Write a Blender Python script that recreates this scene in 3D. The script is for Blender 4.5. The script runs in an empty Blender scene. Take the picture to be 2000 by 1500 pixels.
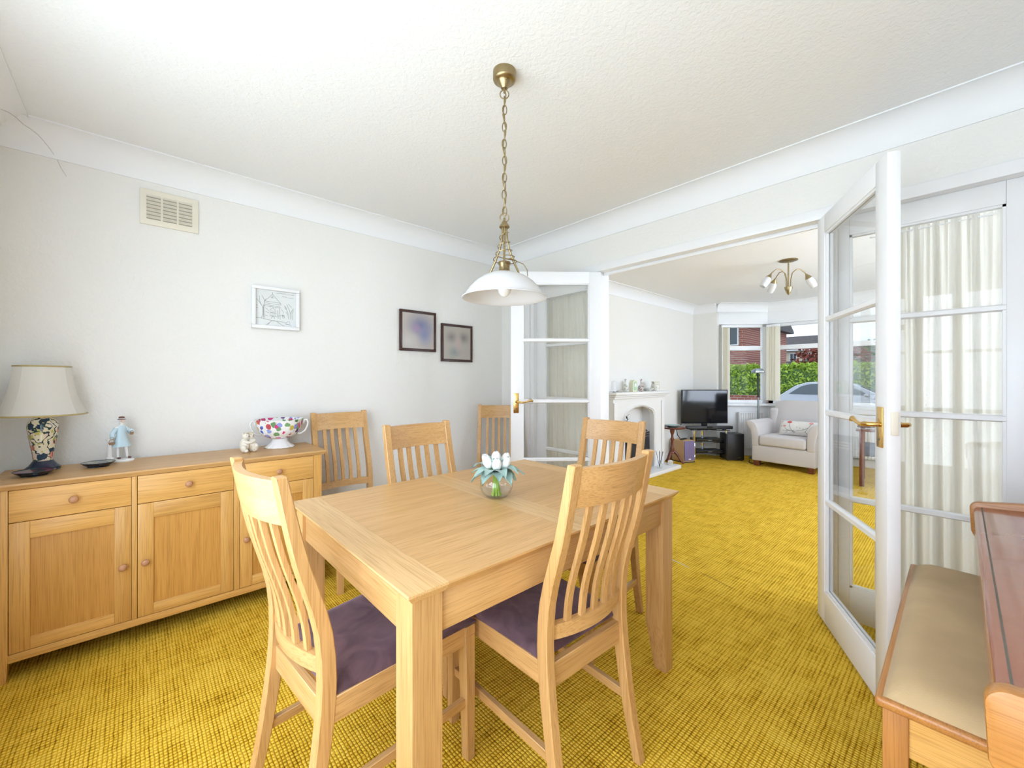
import bpy, bmesh, math, random
from mathutils import Vector, Matrix

random.seed(11)
SC = bpy.context.scene
COL = SC.collection
PI = math.pi
R = math.radians

# ------------------------------------------------------------------ camera
F_PX, CY, CAM_H = 800.0, 742.0, 1.22
YAW = math.atan2(875, 800)
cam_d = bpy.data.cameras.new('camera')
cam_d.sensor_fit = 'HORIZONTAL'
cam_d.sensor_width = 36.0
cam_d.lens = F_PX / 2000 * 36.0
cam_d.shift_y = -(750.0 - CY) / 2000.0
cam_d.clip_start = 0.02
cam_d.clip_end = 400
cam = bpy.data.objects.new('camera', cam_d)
COL.objects.link(cam)
cam.location = (0, 0, CAM_H)
cam.rotation_euler = (R(90), 0, YAW)
SC.camera = cam

# ------------------------------------------------------------------ view
SC.view_settings.view_transform = 'Standard'
SC.view_settings.look = 'None'
SC.view_settings.gamma = 1.0
SC.view_settings.use_curve_mapping = False
SC.view_settings.exposure = 0.19
SC.cycles.use_denoising = True
SC.cycles.max_bounces = 9
SC.cycles.diffuse_bounces = 4
SC.cycles.glossy_bounces = 3
SC.cycles.transparent_max_bounces = 16
SC.cycles.use_adaptive_sampling = True
SC.cycles.adaptive_threshold = 0.09
SC.cycles.adaptive_min_samples = 14
SC.cycles.transmission_bounces = 8
SC.cycles.sample_clamp_indirect = 6.0

# ------------------------------------------------------------------ world: pale broken overcast
wd = bpy.data.worlds.new('overcast_sky')
SC.world = wd
wd.use_nodes = True
nt = wd.node_tree
nt.nodes.clear()
o_ = nt.nodes.new('ShaderNodeOutputWorld')
b_ = nt.nodes.new('ShaderNodeBackground')
tc = nt.nodes.new('ShaderNodeTexCoord')
mp = nt.nodes.new('ShaderNodeMapping')
mp.inputs['Scale'].default_value = (2.0, 2.0, 9.0)
nz = nt.nodes.new('ShaderNodeTexNoise')
nz.inputs['Scale'].default_value = 1.3
nz.inputs['Detail'].default_value = 5
rp = nt.nodes.new('ShaderNodeValToRGB')
rp.color_ramp.elements[0].position = 0.36
rp.color_ramp.elements[0].color = (0.36, 0.50, 0.72, 1)
rp.color_ramp.elements[1].position = 0.62
rp.color_ramp.elements[1].color = (0.86, 0.89, 0.93, 1)
nt.links.new(tc.outputs['Generated'], mp.inputs['Vector'])
nt.links.new(mp.outputs['Vector'], nz.inputs['Vector'])
nt.links.new(nz.outputs['Fac'], rp.inputs['Fac'])
nt.links.new(rp.outputs['Color'], b_.inputs['Color'])
b_.inputs['Strength'].default_value = 1.6
nt.links.new(b_.outputs['Background'], o_.inputs['Surface'])


def area(name, loc, rot, sx, sy, power, col=(1, 1, 1)):
    l = bpy.data.lights.new(name, 'AREA')
    l.shape = 'RECTANGLE'
    l.size = sx
    l.size_y = sy
    l.energy = power
    l.color = col
    o = bpy.data.objects.new(name, l)
    COL.objects.link(o)
    o.location = loc
    o.rotation_euler = rot
    return o


# lamps for daylight in the garden window behind the camera; lounge side ones added
REAR_PANES = [(-2.04, -1.43), (-1.35, -0.74), (-0.66, -0.05), (0.03, 0.60)]  # leftmost pane added to brighten the left wall
DAY = (0.73, 0.83, 1.0)
for (a, b), share in zip(REAR_PANES, (0.78, 1.0, 1.15, 0.78)):
    for k in range(3):      # lamp strips, lower ones tilted up to brighten the ceiling
        area('daylight_garden_pane', ((a + b) / 2, -0.535, 0.64 + k * 0.575), (R(90 + 18 - 11 * k), 0, 0), b - a, 0.55, 6.0 * share, DAY)
LSIDE_ADDED_PANES = [(3.25, 4.15), (4.23, 5.13), (5.21, 6.11)]
for a, b in LSIDE_ADDED_PANES:
    for k in range(2):
        area('added_lounge_lamp', (1.345, (a + b) / 2, 1.0 + k * 0.7), (R(90 + 28), 0, R(90)), b - a, 0.68, 18, DAY)  # added lamps that brighten the lounge from an invented side window


# ------------------------------------------------------------------ materials
MATS = {}


def new_mat(name):
    m = bpy.data.materials.new(name)
    m.use_nodes = True
    t = m.node_tree
    b = t.nodes['Principled BSDF']
    MATS[name] = m
    return m, t, b


def N(t, kind, **kw):
    n = t.nodes.new(kind)
    for k, v in kw.items():
        if k in n.inputs:
            n.inputs[k].default_value = v
        else:
            setattr(n, k, v)
    return n


def plain(name, col, rough=0.5, metal=0.0, bump=0.0, bscale=200.0, var=0.0, vscale=6.0, spec=0.5, sheen=0.0, coat=0.0, alpha=None, trans=0.0):
    m, t, b = new_mat(name)
    b.inputs['Base Color'].default_value = (*col, 1)
    b.inputs['Roughness'].default_value = rough
    b.inputs['Metallic'].default_value = metal
    b.inputs['Specular IOR Level'].default_value = spec
    b.inputs['Sheen Weight'].default_value = sheen
    b.inputs['Coat Weight'].default_value = coat
    b.inputs['Transmission Weight'].default_value = trans
    tcn = N(t, 'ShaderNodeTexCoord')
    if bump:
        n = N(t, 'ShaderNodeTexNoise', Scale=bscale, Detail=3.0)
        t.links.new(tcn.outputs['Object'], n.inputs['Vector'])
        bp = N(t, 'ShaderNodeBump', Strength=bump, Distance=0.002)
        t.links.new(n.outputs['Fac'], bp.inputs['Height'])
        t.links.new(bp.outputs['Normal'], b.inputs['Normal'])
    if var:
        n = N(t, 'ShaderNodeTexNoise', Scale=vscale, Detail=4.0)
        t.links.new(tcn.outputs['Object'], n.inputs['Vector'])
        mx = N(t, 'ShaderNodeMix', data_type='RGBA')
        mx.inputs[6].default_value = (*[c * (1 - var) for c in col], 1)
        mx.inputs[7].default_value = (*[min(1, c * (1 + var)) for c in col], 1)
        t.links.new(n.outputs['Fac'], mx.inputs[0])
        t.links.new(mx.outputs[2], b.inputs['Base Color'])
    return m


def glass(name, tint=(1, 1, 1), refl=0.04, rough=0.0, haze=0.0):
    m = bpy.data.materials.new(name)
    m.use_nodes = True
    t = m.node_tree
    t.nodes.clear()
    out = N(t, 'ShaderNodeOutputMaterial')
    tr = N(t, 'ShaderNodeBsdfTransparent')
    tr.inputs['Color'].default_value = (*tint, 1)
    gl = N(t, 'ShaderNodeBsdfGlossy')
    gl.inputs['Roughness'].default_value = rough
    lw = N(t, 'ShaderNodeLayerWeight')
    lw.inputs['Blend'].default_value = 0.5
    pw = N(t, 'ShaderNodeMath', operation='POWER')
    pw.inputs[1].default_value = 5.0
    ml = N(t, 'ShaderNodeMath', operation='MULTIPLY_ADD')
    ml.inputs[1].default_value = 0.85
    ml.inputs[2].default_value = refl
    mx = N(t, 'ShaderNodeMixShader')
    t.links.new(lw.outputs['Facing'], pw.inputs[0])
    t.links.new(pw.outputs[0], ml.inputs[0])
    t.links.new(ml.outputs[0], mx.inputs['Fac'])
    t.links.new(tr.outputs[0], mx.inputs[1])
    t.links.new(gl.outputs[0], mx.inputs[2])
    t.links.new(mx.outputs[0], out.inputs['Surface'])
    MATS[name] = m
    return m


def oak(name, axis, light=(0.71, 0.435, 0.185), dark=(0.51, 0.27, 0.085), rough=0.36):
    """straight-grained oak, grain along the given local axis"""
    m, t, b = new_mat(name)
    tcn = N(t, 'ShaderNodeTexCoord')
    oi = N(t, 'ShaderNodeObjectInfo')
    off = N(t, 'ShaderNodeVectorMath', operation='SCALE')
    off.inputs[0].default_value = (13.0, 7.0, 5.0)
    t.links.new(oi.outputs['Random'], off.inputs['Scale'])
    add = N(t, 'ShaderNodeVectorMath', operation='ADD')
    t.links.new(tcn.outputs['Object'], add.inputs[0])
    t.links.new(off.outputs[0], add.inputs[1])

    def chain(along, across, detail, dist):
        mpn = N(t, 'ShaderNodeMapping')
        s = [across] * 3
        s['XYZ'.index(axis)] = along
        mpn.inputs['Scale'].default_value = s
        t.links.new(add.outputs[0], mpn.inputs['Vector'])
        n = N(t, 'ShaderNodeTexNoise', Scale=1.0, Detail=detail, Distortion=dist)
        t.links.new(mpn.outputs[0], n.inputs['Vector'])
        return n
    n1 = chain(1.3, 26.0, 3.0, 0.9)
    n2 = chain(7.0, 330.0, 2.0, 0.2)
    n3 = chain(0.8, 3.5, 1.0, 0.0)
    rp1 = N(t, 'ShaderNodeValToRGB')
    e = rp1.color_ramp.elements
    e[0].position = 0.30
    e[0].color = (*dark, 1)
    e[1].position = 0.62
    e[1].color = (*light, 1)
    t.links.new(n1.outputs['Fac'], rp1.inputs['Fac'])
    rp2 = N(t, 'ShaderNodeValToRGB')
    e = rp2.color_ramp.elements
    e[0].position = 0.33
    e[0].color = (0.72, 0.66, 0.58, 1)
    e[1].position = 0.52
    e[1].color = (1, 1, 1, 1)
    t.links.new(n2.outputs['Fac'], rp2.inputs['Fac'])
    base = N(t, 'ShaderNodeMix', data_type='RGBA', blend_type='MIX')
    base.inputs[0].default_value = 0.42
    base.inputs[6].default_value = (*[(a + c) / 2 * 1.04 for a, c in zip(light, dark)], 1)
    t.links.new(rp1.outputs[0], base.inputs[7])
    mul = N(t, 'ShaderNodeMix', data_type='RGBA', blend_type='MULTIPLY')
    mul.inputs[0].default_value = 0.75
    t.links.new(base.outputs[2], mul.inputs[6])
    t.links.new(rp2.outputs[0], mul.inputs[7])
    hv = N(t, 'ShaderNodeHueSaturation')
    t.links.new(mul.outputs[2], hv.inputs['Color'])
    mr = N(t, 'ShaderNodeMapRange')
    mr.inputs[3].default_value = 0.90
    mr.inputs[4].default_value = 1.13
    ad = N(t, 'ShaderNodeMath', operation='ADD')
    m5 = N(t, 'ShaderNodeMath', operation='MULTIPLY')
    m5.inputs[1].default_value = 0.5
    m6 = N(t, 'ShaderNodeMath', operation='MULTIPLY')
    m6.inputs[1].default_value = 0.5
    t.links.new(oi.outputs['Random'], m5.inputs[0])
    t.links.new(n3.outputs['Fac'], m6.inputs[0])
    t.links.new(m5.outputs[0], ad.inputs[0])
    t.links.new(m6.outputs[0], ad.inputs[1])
    t.links.new(ad.outputs[0], mr.inputs[0])
    t.links.new(mr.outputs[0], hv.inputs['Value'])
    t.links.new(hv.outputs[0], b.inputs['Base Color'])
    b.inputs['Roughness'].default_value = rough
    bp = N(t, 'ShaderNodeBump', Strength=0.12, Distance=0.001)
    t.links.new(n2.outputs['Fac'], bp.inputs['Height'])
    t.links.new(bp.outputs['Normal'], b.inputs['Normal'])
    return m


for ax in 'XYZ':
    oak('oak_' + ax, ax)
    oak('oak_pale_' + ax, ax, (0.78, 0.52, 0.25), (0.62, 0.36, 0.13))
    oak('oak_honey_' + ax, ax, (0.78, 0.46, 0.145), (0.58, 0.29, 0.065), 0.4)
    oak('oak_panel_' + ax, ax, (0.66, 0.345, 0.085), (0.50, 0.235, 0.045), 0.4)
    oak('mahogany_' + ax, ax, (0.20, 0.055, 0.03), (0.10, 0.025, 0.016), 0.25)
    oak('teak_' + ax, ax, (0.54, 0.245, 0.065), (0.38, 0.155, 0.04), 0.3)
plain('knob_wood', (0.50, 0.25, 0.13), 0.35, var=0.15, vscale=40)


def wall_mat(name, col, var, bump, scale, rough=0.75):
    m, t, b = new_mat(name)
    tcn = N(t, 'ShaderNodeTexCoord')
    n1 = N(t, 'ShaderNodeTexNoise', Scale=scale, Detail=2.0, Roughness=0.6, Distortion=0.6)
    t.links.new(tcn.outputs['Object'], n1.inputs['Vector'])
    bp = N(t, 'ShaderNodeBump', Strength=bump, Distance=0.004)
    t.links.new(n1.outputs['Fac'], bp.inputs['Height'])
    t.links.new(bp.outputs['Normal'], b.inputs['Normal'])
    n3 = N(t, 'ShaderNodeTexNoise', Scale=1.3, Detail=2.0)
    t.links.new(tcn.outputs['Object'], n3.inputs['Vector'])
    mx = N(t, 'ShaderNodeMix', data_type='RGBA')
    mx.inputs[6].default_value = (*[c * (1 - var) for c in col], 1)
    mx.inputs[7].default_value = (*[min(1, c * (1 + var)) for c in col], 1)
    t.links.new(n3.outputs['Fac'], mx.inputs[0])
    t.links.new(mx.outputs[2], b.inputs['Base Color'])
    b.inputs['Roughness'].default_value = rough
    b.inputs['Specular IOR Level'].default_value = 0.25
    return m


wall_mat('cream_wallpaper', (0.84, 0.825, 0.785), 0.02, 0.62, 46)
wall_mat('stippled_ceiling', (0.87, 0.87, 0.865), 0.01, 0.60, 58)
plain('cornice_white', (0.88, 0.885, 0.89), 0.6, bump=0.05, bscale=30, spec=0.25)
plain('gloss_white', (0.87, 0.87, 0.87), 0.28, bump=0.03, bscale=40)
plain('upvc_white', (0.86, 0.87, 0.88), 0.3)
glass('pane_glass', (0.985, 0.99, 0.985), 0.022)
glass('bay_glass', (0.985, 0.99, 0.985), 0.004)
glass('bowl_glass', (0.985, 0.99, 0.988), 0.045)
glass('shelf_glass', (0.10, 0.10, 0.11), 0.10)
plain('brass', (0.72, 0.47, 0.16), 0.22, 1.0, var=0.1, vscale=30)
plain('antique_brass', (0.36, 0.28, 0.15), 0.32, 1.0, var=0.15, vscale=30)
plain('chrome', (0.85, 0.85, 0.87), 0.08, 1.0)
plain('black_gloss', (0.012, 0.012, 0.014), 0.12)
plain('screen_black', (0.008, 0.008, 0.010), 0.07)
plain('black_satin', (0.02, 0.02, 0.023), 0.45)
plain('grey_metal', (0.22, 0.25, 0.26), 0.35, 0.7)
plain('bulb_white', (0.9, 0.9, 0.9), 0.2)
plain('ivory_plastic', (0.82, 0.77, 0.64), 0.4)
plain('slot_grey', (0.42, 0.39, 0.33), 0.8)
plain('slot_dark', (0.16, 0.14, 0.11), 0.8)
plain('stone_white', (0.80, 0.79, 0.78), 0.5, bump=0.05, bscale=60)
plain('porcelain', (0.86, 0.85, 0.83), 0.15)
plain('linen_grey', (0.60, 0.565, 0.55), 0.9, bump=0.3, bscale=500, var=0.04, vscale=3, sheen=0.2)
plain('radiator_white', (0.84, 0.84, 0.83), 0.35)
plain('skirting', (0.85, 0.85, 0.84), 0.4)
plain('dark_frame', (0.055, 0.022, 0.016), 0.3)
plain('speaker_purple', (0.20, 0.16, 0.30), 0.8)
plain('beech', (0.60, 0.37, 0.18), 0.45, var=0.1, vscale=5)
plain('navy_cloth', (0.05, 0.07, 0.11), 0.9)
plain('gold_trim', (0.48, 0.38, 0.17), 0.5)
plain('ink', (0.04, 0.04, 0.045), 0.8)
plain('paper_white', (0.84, 0.84, 0.84), 0.7)
plain('aqua_glass', (0.45, 0.62, 0.58), 0.1, trans=0.3)
plain('tile_dark', (0.03, 0.03, 0.03), 0.5)
plain('ground_grey', (0.25, 0.245, 0.235), 0.9, var=0.15, vscale=1.0)
plain('roof_slate', (0.10, 0.085, 0.085), 0.7, var=0.2, vscale=2)
plain('render_cream', (0.72, 0.66, 0.50), 0.8)
plain('car_silver', (0.52, 0.54, 0.57), 0.22, 0.6, coat=0.6)
plain('car_glass', (0.10, 0.13, 0.15), 0.05)
plain('tyre', (0.02, 0.02, 0.02), 0.8)
plain('stem_green', (0.30, 0.52, 0.06), 0.6)
plain('tulip_white', (0.88, 0.87, 0.83), 0.55, var=0.04, vscale=60)
plain('sage_leaf', (0.32, 0.47, 0.41), 0.75, var=0.25, vscale=45, sheen=0.3)
plain('hedge_leaf', (0.42, 0.60, 0.08), 0.6, var=0.45, vscale=3.5)
plain('tree_leaf', (0.10, 0.20, 0.05), 0.6, var=0.4, vscale=2.0)
plain('red_leaf', (0.26, 0.055, 0.035), 0.6, var=0.4, vscale=2.0)
plain('bark', (0.12, 0.08, 0.05), 0.9)
plain('cushion_velour', (0.54, 0.385, 0.20), 0.9, bump=0.25, bscale=300, var=0.16, vscale=9, sheen=0.12, spec=0.2)
plain('red_gloss_wood', (0.34, 0.115, 0.06), 0.22, var=0.08, vscale=40, coat=0.4)


def cloth_through(name, col, share):
    m, t, b = new_mat(name)
    b.inputs['Base Color'].default_value = (*col, 1)
    b.inputs['Roughness'].default_value = 0.9
    tr = N(t, 'ShaderNodeBsdfTranslucent')
    tr.inputs['Color'].default_value = (*col, 1)
    mx = N(t, 'ShaderNodeMixShader')
    mx.inputs[0].default_value = share
    out = t.nodes['Material Output']
    t.links.new(b.outputs[0], mx.inputs[1])
    t.links.new(tr.outputs[0], mx.inputs[2])
    t.links.new(mx.outputs[0], out.inputs['Surface'])


cloth_through('net_cream', (0.92, 0.90, 0.85), 0.5)
cloth_through('blind_cream', (0.95, 0.92, 0.82), 0.5)
cloth_through('shade_silk', (0.90, 0.88, 0.83), 0.4)
cloth_through('opal_glass', (0.86, 0.86, 0.86), 0.3)
MATS['opal_glass'].node_tree.nodes['Principled BSDF'].inputs['Roughness'].default_value = 0.2


def velvet():
    m, t, b = new_mat('plum_suede')
    tcn = N(t, 'ShaderNodeTexCoord')
    n = N(t, 'ShaderNodeTexNoise', Scale=9.0, Detail=5.0, Distortion=1.5)
    n2 = N(t, 'ShaderNodeTexNoise', Scale=420.0, Detail=2.0)
    oi = N(t, 'ShaderNodeObjectInfo')
    sc = N(t, 'ShaderNodeVectorMath', operation='SCALE')
    sc.inputs[0].default_value = (9, 4, 2)
    t.links.new(oi.outputs['Random'], sc.inputs['Scale'])
    ad = N(t, 'ShaderNodeVectorMath', operation='ADD')
    t.links.new(tcn.outputs['Object'], ad.inputs[0])
    t.links.new(sc.outputs[0], ad.inputs[1])
    t.links.new(ad.outputs[0], n.inputs['Vector'])
    t.links.new(tcn.outputs['Object'], n2.inputs['Vector'])
    r = N(t, 'ShaderNodeValToRGB')
    e = r.color_ramp.elements
    e[0].position = 0.36
    e[0].color = (0.068, 0.030, 0.040, 1)
    e[1].position = 0.68
    e[1].color = (0.165, 0.090, 0.105, 1)
    t.links.new(n.outputs['Fac'], r.inputs['Fac'])
    t.links.new(r.outputs[0], b.inputs['Base Color'])
    b.inputs['Roughness'].default_value = 0.75
    b.inputs['Sheen Weight'].default_value = 0.6
    b.inputs['Sheen Roughness'].default_value = 0.5
    b.inputs['Sheen Tint'].default_value = (0.80, 0.60, 0.68, 1)
    bp = N(t, 'ShaderNodeBump', Strength=0.25, Distance=0.001)
    t.links.new(n2.outputs['Fac'], bp.inputs['Height'])
    t.links.new(bp.outputs['Normal'], b.inputs['Normal'])


velvet()


def carpet():
    m, t, b = new_mat('gold_woven_carpet')
    tcn = N(t, 'ShaderNodeTexCoord')
    # slight wobble of the tuft rows
    wob = N(t, 'ShaderNodeTexNoise', Scale=26.0, Detail=2.0)
    t.links.new(tcn.outputs['Object'], wob.inputs['Vector'])
    wv = N(t, 'ShaderNodeVectorMath', operation='MULTIPLY_ADD')
    wv.inputs[1].default_value = (0.006, 0.008, 0)
    t.links.new(wob.outputs['Color'], wv.inputs[0])
    t.links.new(tcn.outputs['Object'], wv.inputs[2])
    sp = N(t, 'ShaderNodeSeparateXYZ')
    t.links.new(wv.outputs[0], sp.inputs[0])

    def absin(sock, pitch):
        a = N(t, 'ShaderNodeMath', operation='MULTIPLY')
        a.inputs[1].default_value = PI / pitch
        s = N(t, 'ShaderNodeMath', operation='SINE')
        c = N(t, 'ShaderNodeMath', operation='ABSOLUTE')
        t.links.new(sock, a.inputs[0])
        t.links.new(a.outputs[0], s.inputs[0])
        t.links.new(s.outputs[0], c.inputs[0])
        return c.outputs[0]
    hx = absin(sp.outputs[0], 0.0145)
    hy = absin(sp.outputs[1], 0.0112)
    mul = N(t, 'ShaderNodeMath', operation='MULTIPLY')
    t.links.new(hx, mul.inputs[0])
    t.links.new(hy, mul.inputs[1])
    pw = N(t, 'ShaderNodeMath', operation='POWER')
    pw.inputs[1].default_value = 0.55
    t.links.new(mul.outputs[0], pw.inputs[0])

    def streak(sx, sy, det):
        mpn = N(t, 'ShaderNodeMapping')
        mpn.inputs['Scale'].default_value = (sx, sy, 1)
        t.links.new(tcn.outputs['Object'], mpn.inputs['Vector'])
        n = N(t, 'ShaderNodeTexNoise', Scale=1.0, Detail=det)
        t.links.new(mpn.outputs[0], n.inputs['Vector'])
        return n.outputs['Fac']
    s1 = streak(6.0, 90.0, 3.0)
    s2 = streak(80.0, 6.0, 3.0)
    s3 = streak(7.0, 7.0, 3.0)
    s4 = streak(330.0, 330.0, 2.0)

    def madd(a, k, c=None, cv=0.0):
        n = N(t, 'ShaderNodeMath', operation='MULTIPLY_ADD')
        n.inputs[1].default_value = k
        n.inputs[2].default_value = cv
        t.links.new(a, n.inputs[0])
        if c is not None:
            t.links.new(c, n.inputs[2])
        return n.outputs[0]
    v = madd(pw.outputs[0], 0.70, None, -1.02)
    v = madd(s1, 0.85, v)
    v = madd(s2, 0.85, v)
    v = madd(s3, 0.45, v)
    v = madd(s4, 0.55, v)
    r = N(t, 'ShaderNodeValToRGB')
    e = r.color_ramp.elements
    e[0].position = 0.18
    e[0].color = (0.20, 0.090, 0.002, 1)
    e[1].position = 0.95
    e[1].color = (0.93, 0.615, 0.075, 1)
    k = r.color_ramp.elements.new(0.55)
    k.color = (0.66, 0.372, 0.012, 1)
    t.links.new(v, r.inputs['Fac'])
    t.links.new(r.outputs[0], b.inputs['Base Color'])
    b.inputs['Roughness'].default_value = 0.9
    b.inputs['Specular IOR Level'].default_value = 0.06
    b.inputs['Sheen Weight'].default_value = 0.04
    b.inputs['Sheen Tint'].default_value = (1.0, 0.85, 0.4, 1)
    hh = madd(s4, 0.5, pw.outputs[0])
    bp = N(t, 'ShaderNodeBump', Strength=0.7, Distance=0.006)
    t.links.new(hh, bp.inputs['Height'])
    t.links.new(bp.outputs['Normal'], b.inputs['Normal'])


carpet()


def painted(name, ground, blobs, scale, thr, rough=0.12, lines=None, seed=0.0):
    """glazed pottery with painted motifs: voronoi cells coloured from a short palette over a ground"""
    m, t, b = new_mat(name)
    tcn = N(t, 'ShaderNodeTexCoord')
    mpn = N(t, 'ShaderNodeMapping')
    mpn.inputs['Location'].default_value = (seed, seed * 0.7, seed * 1.3)
    t.links.new(tcn.outputs['Object'], mpn.inputs['Vector'])
    wob = N(t, 'ShaderNodeTexNoise', Scale=scale * 2.0, Detail=2.0)
    t.links.new(mpn.outputs[0], wob.inputs['Vector'])
    wv = N(t, 'ShaderNodeVectorMath', operation='MULTIPLY_ADD')
    wv.inputs[1].default_value = (0.6 / scale,) * 3
    t.links.new(wob.outputs['Color'], wv.inputs[0])
    t.links.new(mpn.outputs[0], wv.inputs[2])
    vo = N(t, 'ShaderNodeTexVoronoi', Scale=scale)
    t.links.new(wv.outputs[0], vo.inputs['Vector'])
    sepc = N(t, 'ShaderNodeSeparateColor')
    t.links.new(vo.outputs['Color'], sepc.inputs[0])
    r = N(t, 'ShaderNodeValToRGB')
    r.color_ramp.interpolation = 'CONSTANT'
    els = r.color_ramp.elements
    els[0].position = 0.0
    els[0].color = (*blobs[0], 1)
    els[1].position = 1.0 / len(blobs)
    els[1].color = (*blobs[1 % len(blobs)], 1)
    for i in range(2, len(blobs)):
        k = els.new(i / len(blobs))
        k.color = (*blobs[i], 1)
    t.links.new(sepc.outputs[0], r.inputs['Fac'])
    lt = N(t, 'ShaderNodeMath', operation='LESS_THAN')
    lt.inputs[1].default_value = thr
    t.links.new(vo.outputs['Distance'], lt.inputs[0])
    mx = N(t, 'ShaderNodeMix', data_type='RGBA')
    mx.inputs[6].default_value = (*ground, 1)
    t.links.new(lt.outputs[0], mx.inputs[0])
    t.links.new(r.outputs[0], mx.inputs[7])
    col = mx.outputs[2]
    if lines:
        wv2 = N(t, 'ShaderNodeTexWave', Scale=scale * 0.55, Distortion=14.0, Detail=2.0)
        wv2.inputs['Detail Scale'].default_value = 1.2
        t.links.new(mpn.outputs[0], wv2.inputs['Vector'])
        gt = N(t, 'ShaderNodeMath', operation='LESS_THAN')
        gt.inputs[1].default_value = 0.16
        t.links.new(wv2.outputs['Fac'], gt.inputs[0])
        m2 = N(t, 'ShaderNodeMix', data_type='RGBA')
        m2.inputs[7].default_value = (*lines, 1)
        t.links.new(gt.outputs[0], m2.inputs[0])
        t.links.new(col, m2.inputs[6])
        col = m2.outputs[2]
    t.links.new(col, b.inputs['Base Color'])
    b.inputs['Roughness'].default_value = rough
    return m


painted('art_vase', (0.78, 0.70, 0.50), [(0.02, 0.05, 0.09), (0.75, 0.30, 0.20), (0.80, 0.72, 0.62), (0.10, 0.17, 0.10), (0.55, 0.50, 0.16), (0.78, 0.62, 0.50), (0.78, 0.70, 0.50), (0.03, 0.06, 0.10)], 36, 0.60, lines=(0.02, 0.05, 0.05), seed=0.4)
painted('art_vase_foot', (0.012, 0.02, 0.045), [(0.03, 0.08, 0.13), (0.02, 0.02, 0.05)], 30, 0.4)
painted('dish_green', (0.02, 0.06, 0.045), [(0.30, 0.02, 0.07), (0.02, 0.07, 0.05), (0.33, 0.03, 0.10)], 24, 0.5, seed=3.0)
painted('dish_floral', (0.05, 0.09, 0.07), [(0.75, 0.68, 0.55), (0.04, 0.10, 0.07), (0.70, 0.60, 0.45), (0.02, 0.03, 0.03)], 38, 0.55, seed=1.0)
painted('floral_china', (0.86, 0.85, 0.82), [(0.10, 0.17, 0.62), (0.60, 0.05, 0.20), (0.86, 0.85, 0.82), (0.15, 0.30, 0.14), (0.30, 0.36, 0.70), (0.55, 0.08, 0.10), (0.60, 0.45, 0.10), (0.12, 0.05, 0.20), (0.86, 0.85, 0.82), (0.20, 0.36, 0.16)], 34, 0.56)
painted('sprig_china', (0.72, 0.69, 0.62), [(0.42, 0.47, 0.30), (0.72, 0.69, 0.62), (0.50, 0.42, 0.38), (0.40, 0.45, 0.50)], 40, 0.42)
painted('cushion_print', (0.74, 0.71, 0.67), [(0.74, 0.71, 0.67), (0.62, 0.60, 0.55), (0.70, 0.66, 0.60), (0.55, 0.54, 0.47)], 26, 0.32, rough=0.9)
painted('imari_china', (0.70, 0.66, 0.60), [(0.35, 0.12, 0.08), (0.15, 0.15, 0.28), (0.70, 0.66, 0.60), (0.5, 0.3, 0.2)], 55, 0.5)
painted('bear_cream', (0.80, 0.75, 0.64), [(0.80, 0.75, 0.64), (0.66, 0.57, 0.42), (0.80, 0.75, 0.64)], 30, 0.5, rough=0.35)


def blurred(name, base, spots):
    """softly out-of-focus print: a ground with a few wide soft patches (local YZ plane)"""
    m, t, b = new_mat(name)
    tcn = N(t, 'ShaderNodeTexCoord')
    col = None
    prev = N(t, 'ShaderNodeRGB')
    prev.outputs[0].default_value = (*base, 1)
    cur = prev.outputs[0]
    for (y, z, ry, rz, c) in spots:
        mpn = N(t, 'ShaderNodeMapping')
        mpn.vector_type = 'POINT'
        mpn.inputs['Location'].default_value = (0, -y / ry, -z / rz)
        mpn.inputs['Scale'].default_value = (0, 1 / ry, 1 / rz)
        t.links.new(tcn.outputs['Object'], mpn.inputs['Vector'])
        g = N(t, 'ShaderNodeTexGradient', gradient_type='QUADRATIC_SPHERE')
        t.links.new(mpn.outputs[0], g.inputs['Vector'])
        mr = N(t, 'ShaderNodeMath', operation='POWER')
        mr.inputs[1].default_value = 0.6
        t.links.new(g.outputs['Fac'], mr.inputs[0])
        mx = N(t, 'ShaderNodeMix', data_type='RGBA')
        mx.inputs[7].default_value = (*c, 1)
        t.links.new(mr.outputs[0], mx.inputs[0])
        t.links.new(cur, mx.inputs[6])
        cur = mx.outputs[2]
    t.links.new(cur, b.inputs['Base Color'])
    b.inputs['Roughness'].default_value = 0.5


blurred('photo_blue', (0.52, 0.47, 0.43), [(0.02, 0.05, 0.16, 0.12, (0.15, 0.17, 0.32)), (0.06, -0.03, 0.10, 0.13, (0.22, 0.25, 0.42)), (-0.02, 0.02, 0.06, 0.06, (0.40, 0.28, 0.42)), (-0.09, -0.09, 0.12, 0.10, (0.58, 0.56, 0.54))])
blurred('photo_grey', (0.45, 0.41, 0.36), [(-0.06, 0.05, 0.08, 0.07, (0.22, 0.20, 0.18)), (0.07, 0.05, 0.08, 0.07, (0.20, 0.19, 0.17)), (-0.03, -0.08, 0.09, 0.07, (0.25, 0.29, 0.28)), (0.01, 0.0, 0.05, 0.10, (0.52, 0.40, 0.38))])


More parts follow.
